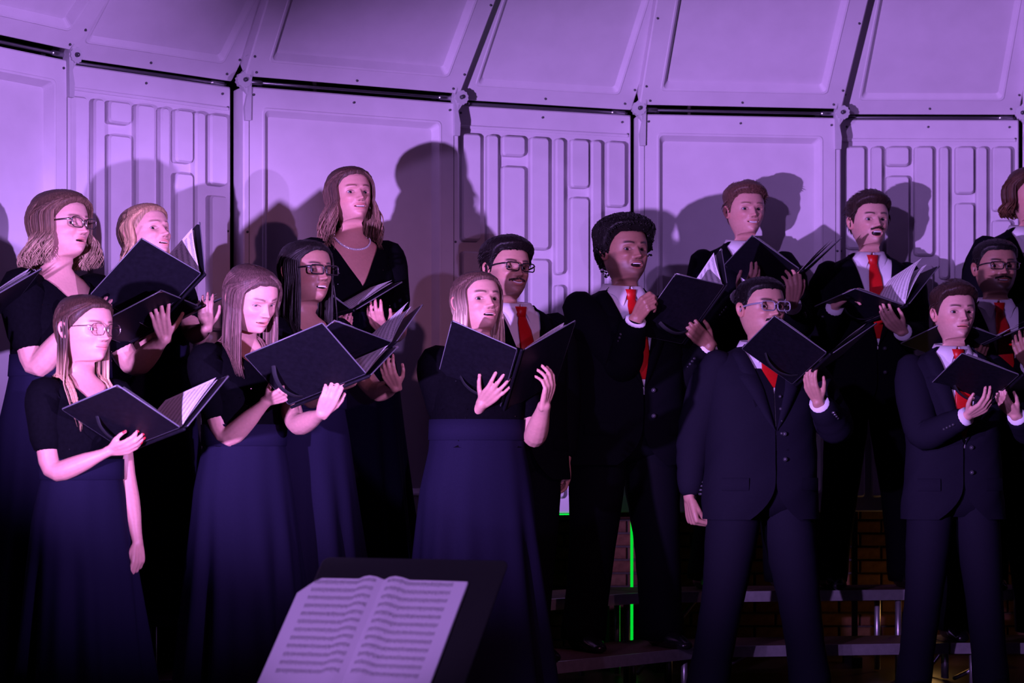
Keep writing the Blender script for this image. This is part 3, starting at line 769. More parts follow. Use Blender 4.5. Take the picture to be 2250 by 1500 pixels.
HANDS = dict(
    # per finger (index, middle, ring, little): knuckle, mid, tip bend; spread; thumb (abduct, flex)
    flat=([(20, 28, 16), (18, 28, 16), (20, 30, 16), (26, 32, 18)], (4, 0, -3, -6), (36, 16)),
    spread=([(14, 22, 12), (10, 20, 12), (14, 22, 12), (20, 24, 14)], (12, 3, -6, -15), (52, 8)),
    cup=([(28, 30, 18), (30, 32, 18), (34, 34, 20), (38, 36, 20)], (6, 1, -4, -9), (46, 18)),
    grip=([(52, 68, 38), (58, 72, 38), (62, 74, 40), (66, 74, 40)], (3, 0, -2, -5), (28, 34)),
    fist=([(70, 88, 50), (74, 90, 50), (76, 92, 50), (78, 90, 50)], (2, 0, -1, -3), (14, 44)),
    relax=([(22, 30, 18), (28, 36, 20), (32, 40, 22), (36, 42, 24)], (4, 0, -3, -7), (26, 20)))
def hand_mesh(mb, W, u, n, right, sc_, pose, nail=None):
    u = unit(u); n = unit(n - u * np.dot(n, u)); v = np.cross(u, n) * (1 if right else -1)
    curls, spread, th = HANDS[pose]
    P = lambda a, b, c: W + (u * a + v * b + n * c) * sc_
    # palm: flattened tubes from wrist to knuckles
    kn = [(.092, .031), (.096, .0105), (.091, -.0105), (.083, -.029)]
    for (ka, kb) in kn:
        vv, ff = tube([P(-.015, kb * .45, 0), P(.03, kb * .75, -.001), P(.065, kb * .95, -.002), P(ka, kb, -.001)], np.array([.0135, .0135, .0125, .0112]) * sc_, np.array([.0125, .0135, .0125, .0108]) * sc_, n=8, side=v); mb.add(vv, ff)
    vv, ff = tube([P(.005, 0, .001), P(.05, 0, .002), P(.082, 0, .0)], np.array([.024, .034, .036]) * sc_, np.array([.0125, .0135, .011]) * sc_, n=10, side=v); mb.add(vv, ff)
    LEN = [(.042, .026, .021), (.046, .029, .022), (.042, .027, .021), (.033, .020, .019)]; RAD = [.0098, .0100, .0095, .0085]
    nails = []
    for i in range(4):
        ka, kb = kn[i]; p = P(ka, kb, 0); ang = 0; pts = [p - u * .012 * sc_, p]; sp = math.radians(spread[i])
        d0 = u * math.cos(sp) + v * math.sin(sp)
        for k in range(3):
            ang += math.radians(curls[i][k]); d = d0 * math.cos(ang) + n * math.sin(ang)
            h = p + d * LEN[i][k] * sc_ * .5; p = p + d * LEN[i][k] * sc_; pts += [h, p]
        r = RAD[i] * np.array([1.08, 1.1, 1.0, 1.03, .92, .95, .84, .74]) * sc_
        vv, ff = tube(pts, r, n=8); mb.add(vv, ff)
        nails.append((p - d * .004 * sc_, d, -n * math.cos(ang) + d0 * math.sin(ang), RAD[i] * sc_))
    ab, fl = map(math.radians, th); p = P(.018, .022, .004); d = u * math.cos(ab) + v * math.sin(ab) * .9 + n * .25; d = unit(d); pts = [p]; rr = [.0135]
    p = p + d * .044 * sc_; pts += [p]; rr += [.0118]
    ax_ = unit(u * .8 - v * .3 + n * .5)
    for Ln, r in ((.033, .0105), (.027, .0085)):
        d = unit(d * math.cos(fl) + unit(ax_ - d * np.dot(ax_, d)) * math.sin(fl)); pts += [p + d * Ln * .5 * sc_, p + d * Ln * sc_]; rr += [r * 1.02, r]; p = pts[-1]
    vv, ff = tube(pts, np.array(rr) * sc_, n=8); mb.add(vv, ff)
    nails.append((p - d * .004 * sc_, d, unit(v * .6 - n * .6), .0098 * sc_))
    return nails

# ------------------------------------------------------------------ people: hair and glasses
def head_off(z, phi, off, fat=0.0):
    p = head_base(z, phi, fat); c = V(0, -.008, .115)
    n = (p - c) / np.array([.0775 ** 2, .098 ** 2, .108 ** 2]); n /= np.linalg.norm(n, axis=-1)[..., None] + 1e-9
    return p + n * np.asarray(off)[..., None], n
HL_M = ([0, 25, 45, 60, 72, 82, 95, 103, 112, 135, 180], [.180, .181, .178, .163, .138, .100, .092, .122, .112, .050, .022])
HL_F = ([0, 25, 45, 60, 72, 84, 95, 105, 115, 135, 180], [.186, .183, .167, .145, .124, .105, .090, .080, .070, .050, .020])
def fold_angle(phi):
    a = np.abs(np.mod(phi, 2 * math.pi)); return np.minimum(a, 2 * math.pi - a)
def hair_cap(mb, H, hl, thick, col, tr, seed, rough=.0015, fat=0.0):
    """thick(z, ang, phi) -> offset; tr maps head coordinates to world"""
    nr, nc = 22, 96; phi = np.arange(nc) * 2 * math.pi / nc; ang = np.degrees(fold_angle(phi))
    zh = np.interp(ang, *hl) + .002 * noise1(phi * 5, seed)
    v = np.zeros((nr, nc, 3))
    for i in range(nr):
        t = i / (nr - 1); z = zh + (.2249 - zh) * math.sin(t * math.pi / 2)
        edge = min(1, .12 + i / 3.0)
        off = thick(z, ang, phi) * edge + rough * noise1(phi * 23 + z * 60, seed + i * .3) * edge
        v[i], _ = head_off(z, phi, off, fat)
    c = np.tile(np.array(col), (nr * nc, 1)) * (1 + .35 * noise1(np.tile(phi * 31, nr) + np.repeat(np.arange(nr), nc) * .4, seed))[:, None]
    mb.add(tr(v.reshape(-1, 3)), grid_faces(nr, nc, wrap=True, flip=True), 0, np.clip(c, .001, 1))
def tufts(mb, hl, thick, col, tr, n, length, lift, comb, seed, wid=.0035, zmin=.0, curl=0.0, fat=0.0, jitter=.35):
    r_ = np.random.default_rng(seed)
    k = 0
    while k < n:
        phi = r_.uniform(0, 2 * math.pi); ang = math.degrees(float(fold_angle(phi))); zh = float(np.interp(ang, *hl))
        u = r_.uniform(0, 1); z = zh + (.2245 - zh) * math.sin(u * math.pi / 2)
        if z < zmin: continue
        th = float(thick(np.array(z), np.array(ang), np.array(phi))) * min(1, .3 + u * 3)
        p, nrm = head_off(np.array([z]), np.array([phi]), np.array([th * .75]), fat); p, nrm = p[0], nrm[0]
        cm = np.asarray(comb(p, ang, phi), float) + r_.normal(0, jitter, 3); tg = unit(cm - nrm * np.dot(cm, nrm))
        L = length * r_.uniform(.6, 1.25); side = np.cross(nrm, tg)
        ph = r_.uniform(0, 6)
        pts = [p - nrm * .004]
        for q in (.33, .66, 1.0):
            pts.append(p + tg * L * q + nrm * (lift * math.sin(q * 1.6) * L) + side * curl * math.sin(q * 5 + ph))
        w_ = wid * r_.uniform(.7, 1.3)
        vv, ff = tube(np.array(pts), np.array([1, 1.1, .8, .15]) * w_, np.array([.5, .55, .4, .1]) * w_, n=5, side=side, round_ends=False)
        mb.add(tr(vv), ff, 0, np.clip(np.array(col) * r_.uniform(.55, 1.5), .001, 1)); k += 1
def long_hair(mb, sp, tr, down, body_push, seed, fat=0.0):
    r_ = np.random.default_rng(seed); n = int(sp.get('n', 150) * 1.8); L = sp['len']; c0, c1 = np.array(sp['col']), np.array(sp.get('tip', sp['col']))
    amin, part, vol = sp.get('amin', 62), sp.get('part', 0.0), sp.get('vol', .010)
    wa, wf = sp.get('wave', 0), sp.get('wf', 40)
    for k in range(n):
        sgn = 1 if k % 2 else -1; fr = r_.uniform(0, 1) ** 1.1
        al = amin + (180 - amin) * fr; lay = r_.uniform(0, 1)
        if sp.get('back_only') and al < sp['back_only'] and r_.uniform() < .8: al = sp['back_only'] + r_.uniform(0, 180 - sp['back_only'])
        a0 = 18 + part * sgn * 14 + r_.uniform(-6, 6) if al < 120 else al * .75
        zend = .085 if al < 110 else .06
        S = np.linspace(0, 1, 10); z = .2225 - (.2225 - zend) * S ** 1.1
        ph = np.radians(a0 + (al - a0) * smst(0, .62, S)) * sgn
        off = vol * (.35 + .65 * smst(.0, .6, S)) * (.55 + .6 * lay) + .002
        P, nr = head_off(z, ph, off, fat)
        Pw = tr(P); p = Pw[-1].copy(); pts = list(Pw)
        steps = 14; ln = L * r_.uniform(.86, 1.08) * (1 - .10 * (al < 85)); ph0 = r_.uniform(0, 6.28)
        outw = tr(P[-1] + nr[-1]) - Pw[-1]; outw[2] = 0; outw = unit(outw); lat = np.cross(outw, V(0, 0, 1))
        tot = ln + (zend) * sp.get('hs', 1.0)
        flare = sp.get('flare', 0.0) + r_.normal(0, .006)
        last = p
        for q in range(1, steps + 1):
            t = q / steps
            b = p + V(0, 0, -1) * tot * t + outw * (flare * math.sin(t * 2.2) - sp.get('tuckin', .0) * t * t) + lat * wa * math.sin(t * tot * wf + ph0) * min(1, t * 3) + outw * wa * .7 * math.cos(t * tot * wf + ph0) * min(1, t * 3)
            pts.append(body_push(b, .010 + .010 * lay))
        pts = np.array(pts); m = len(pts); tt = np.linspace(0, 1, m)
        wd_ = sp.get('wid', .010) * .66 * (0.55 + .6 * np.sin(np.clip(tt * 1.25 + .1, 0, 1) * math.pi) ** .6) * np.clip((1.02 - tt) / .22, .12, 1)
        T, A, B = frames(pts, side=lat)
        vv, ff = tube(pts, wd_, wd_ * .35, n=6, side=lat, round_ends=False)
        shade = r_.uniform(.55, 1.4); cc = c0[None] * (1 - smst(sp.get('tip0', .3), sp.get('tip1', .8), tt))[:, None] + c1[None] * smst(sp.get('tip0', .3), sp.get('tip1', .8), tt)[:, None]
        mb.add(vv, ff, 0, np.clip(np.repeat(cc * shade, 6, 0), .001, 1))
def glasses(parent, og, tr, style):
    kind, w_, h_, r_, mat = style['kind'], style.get('w', .050), style.get('h', .034), style.get('r', .012), style['mat']
    g = MB(); yg = .1005; zc = .1090; tk = style.get('t', .0022)
    lens = []
    for sx in (1, -1):
        ring = rrect(-w_ / 2, w_ / 2, -h_ / 2, h_ / 2, r_, 5)
        if kind == 'cat': ring = [(x, y + .16 * x * (1 if y > 0 else .3)) for x, y in ring]
        pts = [V(sx * (.0335 + x), yg - .10 * abs(.0335 + x) ** 1.0 * .25 + .0, zc + y - 0.0) for x, y in ring]
        lens.append(pts)
        pp = np.array(pts + [pts[0], pts[1]]); vv, ff = tube(pp, tk, tk * 1.2, n=6, round_ends=False); g.add(tr(vv), ff)
        xo = sx * (.0335 + w_ / 2); vv, ff = tube(np.array([(xo, yg - .003, zc + .010), (sx * (.0705), yg - .016, zc + .011), (sx * .080, .05, zc + .010), (sx * .0835, .0, zc + .006), (sx * .083, -.02, zc - .012)]), tk * .9, tk * 1.5, n=6); g.add(tr(vv), ff)
    vv, ff = tube(np.array([(-.0335 + w_ / 2, yg, zc + .005), (0, yg + .004, zc + .009), (.0335 - w_ / 2, yg, zc + .005)]), tk, n=6); g.add(tr(vv), ff)
    o = g.build('glasses', [mat], parent, og)
    for pts in lens:
        m = MB(); c = np.mean(pts, 0) + V(0, .0012, 0); v = [c] + pts; n = len(pts)
        m.add(tr(np.array(v)), [(0, 1 + i, 1 + (i + 1) % n) for i in range(n)])
        l = m.build('lens', ['lens'], o, None); l.data.transform(Matrix.Translation(-Vector(og)))

# ------------------------------------------------------------------ people: assembly
REPORT = []
def person(key, label, head, d, floor, yaw, byaw, skin, face, hair, fem, g=0.0, hs=1.0, pitch=0, roll=0, arms=None, glass=None,
           suit='suit', skirt_top=1.14, tiecol='tie', vest=False, vneck=(1.27, .105), extras=(), legs=.10, group=None, body_dx=0.0, nails=None, sleeve=.55, skirt_seed=0.0, vox=.004, wrist_r=1.0):
    HC = PX(head[0], head[1], d)
    y_, p_, r_ = R(yaw), R(pitch), R(roll)
    Fh = V(math.sin(y_) * math.cos(p_), -math.cos(y_) * math.cos(p_), math.sin(p_)); Xh = unit(np.cross(Fh, V(0, 0, 1))); Zh = np.cross(Xh, Fh)
    Xh, Zh = Xh * math.cos(r_) + Zh * math.sin(r_), Zh * math.cos(r_) - Xh * math.sin(r_)
    HM = np.stack([Xh, Fh, Zh], 1)
    horg = HC - HM @ (V(0, -.005, .1125 * .915) * hs)
    HSC = V(1.02, 1.0, .915) * hs
    tr = lambda P: horg + (np.asarray(P) * HSC) @ HM.T
    pivot = tr(V(0, -.018, -.012))
    s = (pivot[2] - floor) / 1.487
    yb = R(byaw); Fb = V(math.sin(yb), -math.cos(yb), 0); Xb = np.cross(Fb, V(0, 0, 1)); Zb = V(0, 0, 1)
    BM_ = np.stack([Xb, Fb, Zb], 1)
    org = V(pivot[0], pivot[1], floor) - Fb * (.000 * s) + V(body_dx, 0, 0)
    bt = lambda P: org + np.asarray(P) @ BM_.T
    ib = lambda P: (np.asarray(P) - org) @ BM_
    t = empty('person', tuple(org), label, 'person', group)
    og = org
    body = Form(body_rows(fem, g), 2.4, s)
    # ---- body mesh: head, neck, torso in one grid
    G_, C, ex = build_head(skin, face)
    hv = tr(G_.reshape(-1, 3)).reshape(G_.shape)
    zt = np.array([1.452, 1.437, 1.424, 1.412, 1.40, 1.385, 1.365, 1.34, 1.30, 1.25, 1.20, 1.14, 1.08, 1.0, .92, .85, .78]) * s
    tv = np.stack([bt(body.pt(PHI, z, -.035 * s * float(smst(1.15 * s, 1.0 * s, z)))) for z in zt])
    A, B = hv[-1], tv[0]
    nk = np.stack([A + (B - A) * q for q in (.17, .34, .51, .68, .85)])
    allv = np.concatenate([hv, nk, tv], 0)
    cc = np.concatenate([C, np.tile(np.array(skin), (5 + len(zt), NC, 1))], 0)
    mb = MB(); nrw = allv.shape[0]
    mb.add(allv.reshape(-1, 3), grid_faces(nrw, NC, wrap=True) + [tuple((nrw - 1) * NC + j for j in range(NC))], 0, cc.reshape(-1, 3))
    for v_, c_ in zip(ex.v, ex.c): pass
    mb.add(tr(ex.verts()), ex.f, ex.m, np.vstack(ex.c))
    # ---- legs of the body
    hipw = .09 * s * (1 + .25 * g)
    LEGS = {}
    for sx in (1, -1):
        hip, kn, an = bt(V(sx * hipw, 0, .84 * s)), bt(V(sx * (hipw + legs * .35 * s), .015 * s, .47 * s)), bt(V(sx * (hipw + legs * .8 * s), -.01, .085))
        LEGS[sx] = (hip, kn, an)
        vv, ff = tube(limb(hip, kn, an), np.concatenate([np.linspace(.085, .055, 7), np.linspace(.056, .036, 8)]) * s * (1 + .2 * g), n=10); mb.add(vv, ff, 0, skin)
    # ---- arms and hands
    arms = arms or {}
    SH = {}
    shx = (.155 if fem else .178) * s + .012 * g
    ARM = {}
    for nm, sx in (('r', 1), ('l', -1)):
        sh = bt(V(sx * shx, -.008 * s, 1.372 * s)); sp = arms.get(nm)
        if sp is None:
            wr = bt(V(sx * (shx + .035), .03, .825 * s)); el = bt(V(sx * (shx + .05), -.02, 1.07 * s)); u = V(0, 0, -1); n_ = -Xb * sx; pose = 'relax'
        else:
            wr = np.asarray(sp['w'], float); u = np.asarray(sp['u'], float); n_ = np.asarray(sp['n'], float); pose = sp.get('pose', 'flat')
            pole = np.asarray(sp['e'], float); l1, l2 = .312 * s, .255 * s
            el = ik(sh, wr, pole, l1, l2)
            REPORT.append((key, nm, 'reach %.2f of %.2f' % (np.linalg.norm(wr - sh), l1 + l2)))
        ARM[nm] = (sh, el, wr)
        hmb = MB(); hsz = (.82 if fem else (1.06 if pose == 'fist' else .88)) * s * (1.0 + .05 * g)
        k_ = (.88 if fem else 1.0) * s * (1 + .28 * g)
        rr = np.concatenate([np.linspace(.050, .041, 7), np.array([.0415, .042, .041, .038, .034, .0295, .026, .0245])]) * k_
        path = limb(sh, el, wr)
        side = np.cross(unit(u), unit(n_ - unit(u) * np.dot(n_, unit(u))))
        rb = rr.copy(); rb[-3:] *= (.92, .84, .80)
        vv, ff = tube(path, rr, rb, n=14, side=side); hmb.add(vv, ff)
        nl = hand_mesh(hmb, wr, u, n_, nm == 'r', hsz, pose)
        v2, f2 = remesh(hmb.verts(), hmb.f, vox if sp else .006)
        mb.add(v2, f2, 0, np.array(skin) * np.array([1, .97, .97]))
        ncol = nails if nails else tuple(np.array(skin) * np.array([1.15, 1.0, 1.05]))
        for (c, dd, up_, r1) in nl:
            c2 = c + unit(up_) * r1 * .62; sd = np.cross(dd, up_)
            vv, ff = tube(np.array([c2 - dd * .005, c2, c2 + dd * .006]), np.array([.0048, .0058, .0042]) * (hsz), np.array([.0022, .0026, .002]) * hsz, n=6, side=sd); mb.add(vv, ff, 0, ncol)
    mb.build('body', ['skin', 'eye'], t, og, vcol=True)
    bp = lambda p, off: bt(body.push(ib(p), off)) if ib(p)[2] < 1.45 * s else p
    # ---- hair
    hb = MB(); seed = sum(ord(c) for c in key) * 1.3; sd_ = int(seed)
    col = np.array(hair['col']); st_ = hair['style']
    ff_ = face.fat * .6
    if st_ == 'long':
        th = lambda z, ang, phi: .004 + hair.get('vol', .010) * .7 * smst(.08, .19, z)
        hair_cap(hb, hs, HL_F, th, col * .75, tr, seed, fat=ff_)
        sp = dict(hair); sp['hs'] = hs
        long_hair(hb, sp, tr, None, bp, sd_, fat=ff_)
    else:
        tt_, ts_ = hair.get('top', .022), hair.get('side', .006); q = hair.get('quiff', .0)
        def th(z, ang, phi): return ts_ + (tt_ - ts_) * smst(.135, .195, z) + q * np.exp(-(ang / 40.0) ** 2) * smst(.17, .20, z)
        hair_cap(hb, hs, HL_M, th, col * (.8), tr, seed, rough=hair.get('rough', .002), fat=ff_)
        sw = np.asarray(hair.get('sweep', (0, -1, .15)), float)
        def comb(p, ang, phi):
            return sw if p[2] > .165 else V(0, -.6, -1)
        tufts(hb, HL_M, th, col, tr, hair.get('n', 420), hair.get('tl', .030), hair.get('lift', .35) * .6, comb, sd_, hair.get('wid', .0032), curl=hair.get('curl', 0), fat=ff_, jitter=hair.get('jitter', .3))
        if st_ == 'afro':
            rr_ = np.random.default_rng(sd_)
            OC = [(1, 0, 0), (0, 1, 0), (-1, 0, 0), (0, -1, 0), (0, 0, 1), (0, 0, -1)]; OF = [(0, 1, 4), (1, 2, 4), (2, 3, 4), (3, 0, 4), (1, 0, 5), (2, 1, 5), (3, 2, 5), (0, 3, 5)]
            for _ in range(1500):
                phi = rr_.uniform(0, 2 * math.pi); ang = math.degrees(float(fold_angle(phi))); zh = float(np.interp(ang, *HL_M)); z = zh + (.2249 - zh) * math.sin(rr_.uniform(0, 1) * math.pi / 2)
                p, _n = head_off(np.array([z]), np.array([phi]), np.array([float(th(np.array(z), np.array(ang), np.array(phi))) * rr_.uniform(.85, 1.04)]))
                q_ = rr_.normal(0, 1, (3, 3)); q_, _r = np.linalg.qr(q_)
                hb.add(tr(p[0] + (np.array(OC) * rr_.uniform(.003, .0065)) @ q_), OF, 0, col * rr_.uniform(.5, 1.4))
    hb.build('hair', ['hair'], t, og, vcol=True)
    if face.stache > .3:
        fb = MB(); rr_ = np.random.default_rng(sd_ + 5)
        n_ = 130
        k = 0; it = 0
        while k < n_ and it < 9000:
            it += 1
            if True:
                xx = rr_.uniform(-face.mw * 1.05, face.mw * 1.05); zz = float(funwarp(.0675 + .55 * face.open - abs(xx) * .20 + rr_.uniform(-.003, .0035))); dr = V(np.sign(xx) * 1.0, 0, -.9)
            else:
                xx = rr_.uniform(-.066, .066); zz = rr_.uniform(-.0, .075)
                if zz > .045 - .0 * abs(xx) and abs(xx) < .034: continue
                dr = V(.2 * np.sign(xx), 0, -1)
            ph = math.asin(min(.98, abs(xx) / float(hrow(np.array(zz))[0]))) * (1 if xx > 0 else -1)
            b = head_base(np.array([max(zz, .003)]), np.array([ph]), face.fat)[0]
            y = b[1] + float(face_feat(np.array([b[0]]), np.array([b[2]]), face)[0])
            p = V(b[0], y, b[2]); dr = unit(dr); L = .007
            vv, ff2 = tube(np.array([p - V(0, .001, 0), p + dr * L * .5 + V(0, .0018, 0), p + dr * L + V(0, .0005, 0)]), np.array([.0012, .0013, .0004]), n=4, round_ends=False)
            fb.add(tr(vv), ff2, 0, np.array(face.stub) * rr_.uniform(.5, 1.3)); k += 1
        fb.build('facial_hair', ['hair'], t, og, vcol=True)
    if glass: glasses(t, og, tr, glass)
    # ---- clothes
    if fem:
        vz, vw = vneck
        rows = np.linspace(1.432, 1.06, 24) * s; top = MB(); nc = 52; v = []
        for z in rows:
            zz = z / s; wv = (max(0.0, (zz - vz) / (1.432 - vz)) ** .9) * vw * s
            p0 = float(body.phi_at(wv, z, .008)) if wv > 0 else 0.0
            ph = p0 + (2 * math.pi - 2 * p0) * np.linspace(0, 1, nc)
            v.append(body.pt(ph, z, .008 * s + .006 * s * math.exp(-((zz - 1.39) / .03) ** 2) + .002 * noise1(ph * 3 + z * 20, seed)))
        top.add(bt(np.array(v).reshape(-1, 3)), grid_faces(len(rows), nc))
        for nm in 'rl':
            sh, el, wr = ARM[nm]; e2 = sh + (el - sh) * sleeve; ins = sh + (bt(V(0, 0, 1.385 * s)) - sh) * .42
            pth = np.array([ins, sh + V(0, 0, .004), sh + (e2 - sh) * .3, sh + (e2 - sh) * .6, e2]); pth = smooth_polyline(np.vstack([pth[i] + (pth[i + 1] - pth[i]) * q for i in range(4) for q in (0, .25, .5, .75)] + [pth[4]]), 6)
            k_ = s * (1 + .28 * g) * .9
            vv, ff = tube(pth, np.interp(np.linspace(0, 4, len(pth)), range(5), [.045, .078, .077, .071, .065]) * k_, n=16, round_ends=True); top.add(vv, ff)
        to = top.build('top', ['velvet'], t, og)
        sq = MB(); rr_ = np.random.default_rng(sd_ + 3)
        for _ in range(70):
            z = rr_.uniform(1.10, 1.38) * s; ph = rr_.uniform(.15, 1.5) * rr_.choice((-1, 1)); p = bt(body.pt(np.array(ph), np.array(z), .011 * s))
            q_, _r = np.linalg.qr(rr_.normal(0, 1, (3, 3))); e_ = rr_.uniform(.0010, .0018)
            sq.add([p + (q_[0] + q_[1]) * e_, p + (q_[0] - q_[1]) * e_, p - (q_[0] + q_[1]) * e_, p + (q_[1] - q_[0]) * e_], [(0, 1, 2, 3)])
        so = sq.build('sequins', ['sequin'], to, og, smooth=False); so['kind'] = 'stuff'
        # skirt with folds
        a0, f0, b0, y0 = [float(q) for q in body.dims(skirt_top * s)]
        rws = [(skirt_top, a0 + .010, f0 + .010, b0 + .010, y0)] + [(z, *[float(q) for q in body.dims(z * s)]) for z in (1.06, .98, .90)]
        rws = [(z, a / 1.0 + (.012 if i else 0), f + (.012 if i else 0), b + (.012 if i else 0), y) for i, (z, a, f, b, y) in enumerate(rws)]
        hx = rws[-1][1]; hf = rws[-1][2]; hbk = rws[-1][3]
        rws += [(.70, hx + .018, hf + .03, hbk + .02, 0), (.40, hx + .045, hf + .06, hbk + .02, 0), (.02, hx + .085, hf + .12, hbk + .02, 0)]
        sk = Form([(z * s, *r) for z, *r in rws], 2.15); zs = np.linspace(skirt_top, .015, 30) * s; nc = 120; ph = np.arange(nc) * 2 * math.pi / nc; v = []
        for z in zs:
            A_ = .030 * s * smst(.98 * s, .1 * s, z) + .0015
            fo = A_ * (.55 * np.cos(ph * 9 + seed + .5 * np.sin(ph * 2)) + .45 * np.cos(ph * 14 + seed * 2 + skirt_seed)) + .010 * smst(.9 * s, .3 * s, z) * np.cos(ph * 4 + seed)
            v.append(sk.pt(ph, z, fo))
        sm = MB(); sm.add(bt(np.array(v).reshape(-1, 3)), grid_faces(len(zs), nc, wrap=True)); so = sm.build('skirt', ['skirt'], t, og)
        wb = MB(); v = [sk.pt(ph, z, o_) for z, o_ in ((skirt_top * s, .003), (skirt_top * s, .006), ((skirt_top - .075) * s, .006), ((skirt_top - .078) * s, .002))]
        wb.add(bt(np.array(v).reshape(-1, 3)), grid_faces(4, nc, wrap=True)); wb.build('waistband', ['skirt'], so, og)
        for sx in (1, -1):
            an = LEGS[sx][2]; a_ = ib(an); shm = MB()
            vv, ff = tube(np.array([(a_[0], a_[1] - .05, .03), (a_[0], a_[1], .04), (a_[0], a_[1] + .08, .03), (a_[0], a_[1] + .15, .02)]), np.array([.026, .03, .036, .022]), np.array([.03, .034, .026, .016]), n=10, side=V(1, 0, 0))
            vv[:, 2] = np.maximum(vv[:, 2], 0.0); shm.add(bt(vv), ff); shm.build('shoe', ['shoe'], t, og)
    else:
        coat = Form(coat_rows(g), 2.5, s); vb = 1.055 * s
        if vest: vb = 1.105 * s
        def wopen(z): return np.where(z > vb, .003 + .088 * s * np.clip((z - vb) / (1.44 * s - vb), 0, 1.05), .003 + .11 * s * np.clip((.90 * s - z) / (.16 * s), 0, 1) ** 2.2)
        rows = np.concatenate([np.linspace(1.466, 1.37, 9), np.linspace(1.36, .745, 30)]) * s; nc = 64; v = []
        for z in rows:
            p0 = float(coat.phi_at(min(float(wopen(z)), .86 * float(coat.dims(z)[0])), z)); ph = p0 + (2 * math.pi - 2 * p0) * np.linspace(0, 1, nc)
            wr_ = .0035 * noise1(ph * 2.5 + z * 14, seed) * smst(1.4 * s, 1.2 * s, z)
            v.append(coat.pt(ph, z, wr_))
        jk = MB(); jk.add(bt(np.array(v).reshape(-1, 3)), grid_faces(len(rows), nc))
        for nm in 'rl':
            sh, el, wr = ARM[nm]; cuff = wr + (el - wr) * .21
            pth = limb(sh, el, cuff, 8, 10); n_ = len(pth); tt = np.linspace(0, 1, n_); k_ = s * (1 + .22 * g)
            rr_ = np.interp(tt, [0, .12, .3, .5, .7, 1], [.068, .082, .076, .066, .058, .047]) * k_ * (1 + .05 * noise1(tt * 22, seed))
            rr_[0] *= .9
            vv, ff = tube(pth, rr_, n=18); jk.add(vv, ff)
            for q in range(4):
                ax_ = unit(cuff - el); off = unit(np.cross(ax_, Zb)); c = cuff - ax_ * (.02 + .018 * q)
        jo = jk.build('jacket', [suit], t, og)
        # lapels and collar
        for sx in (1, -1):
            lp = MB(); zz = np.concatenate([np.linspace(vb, 1.335 * s, 12), np.linspace(1.337, 1.350, 2) * s, np.linspace(1.36, 1.463, 8) * s]); v = []
            for z in zz:
                k_ = (z - vb) / (1.335 * s - vb); q = z / s
                lw = .080 * s * max(0, min(1, k_)) ** .75 if q <= 1.3351 else (.050 if q < 1.3495 else .060 - .1 * (q - 1.35)) * s
                for cidx, (fr, of) in enumerate(((-.03, .002), (.0, .008), (.5, .0085), (1.0, .005), (1.01, .0))):
                    x = min(float(wopen(z)) * (1 - .03 * (cidx == 0)) + lw * max(0, fr), .90 * float(coat.dims(z)[0])); ph = float(coat.phi_at(x, z))
                    v.append(coat.pt(np.array(sx * ph), np.array(z), of * s))
            lp.add(bt(np.array(v)), grid_faces(len(zz), 5, flip=sx < 0)); lp.build('lapel', [suit], jo, og)
        for zb_ in ([vb - .012 * s, vb - .115 * s]):
            bm_ = MB(); c = bt(coat.pt(np.array(-.10), np.array(zb_), .003)); vv, ff = tube(np.array([c, c + Fb * .004]), .0095 * s, n=12); bm_.add(vv, ff); bm_.build('button', ['button'], jo, og)
        for nm in 'rl':
            sh, el, wr = ARM[nm]; ax_ = unit(wr - el); out = unit(np.cross(ax_, V(0, 0, 1))); 
            if np.dot(out, -V(org[0], org[1], 0)) < 0: out = -out
            for q in range(4):
                c = wr + (el - wr) * (.17 + .065 * q) + unit(out + V(0, 0, -.5)) * .050 * s * (1 + .2 * g); b_ = MB(); vv, ff = tube(np.array([c - out * .004, c + out * .002]), .0058, n=8); b_.add(vv, ff); b_.build('cuff_button', ['button'], jo, og)
        for sx in (1, -1):
            pf = MB(); zz = np.array([.915, .912, .868, .862]) * s; v = []
            for i, z in enumerate(zz):
                for x in np.linspace(.095, .175, 5) * s * (1 + .3 * g): v.append(coat.pt(np.array(sx * float(coat.phi_at(x, z))), np.array(z), (.002, .006, .006, .002)[i]))
            pf.add(bt(np.array(v)), grid_faces(4, 5, flip=sx > 0)); pf.build('pocket_flap', [suit], jo, og)
        # shirt
        shm = MB(); rows = np.linspace(vb - .03 * s, 1.452 * s, 20); v = []
        for z in rows:
            x = min(float(wopen(max(z, vb))) + .05 * s, .9 * float(coat.dims(z)[0])); pm = float(coat.phi_at(x, z)); ph = np.linspace(-pm, pm, 15); v.append(coat.pt(ph, z, -.012 * s))
        shm.add(bt(np.array(v).reshape(-1, 3)), grid_faces(len(rows), 15, flip=True))
        v = []; nc = 48; ph = .06 + (2 * math.pi - .12) * np.linspace(0, 1, nc); fa = fold_angle(ph)
        fr = np.exp(-(fa / .55) ** 2); nw = 1 + .10 * g
        for lvl in range(4):
            zt_, rad, dphi = [(1.428, .067, 0), (1.484, .0665, 0), (1.487, .072, 0), (1.447, .090, .34)][lvl]
            pp = ph + np.where(ph < math.pi, 1, -1) * dphi * np.exp(-(fa / .5) ** 2)
            zz = (zt_ - .022 * (1 + np.cos(ph)) / 2 * (lvl in (1, 2)) - (.052 * fr if lvl == 3 else 0) - .012 * (1 + np.cos(ph)) / 2 * (lvl == 3)) * s
            ra = (rad + (.006 * fr if lvl == 3 else 0)) * s * nw
            v.append(np.stack([ra * np.sin(pp), -.016 * s + ra * np.cos(pp) * 1.04, zz], -1))
        shm.add(bt(np.array(v).reshape(-1, 3)), grid_faces(4, nc))
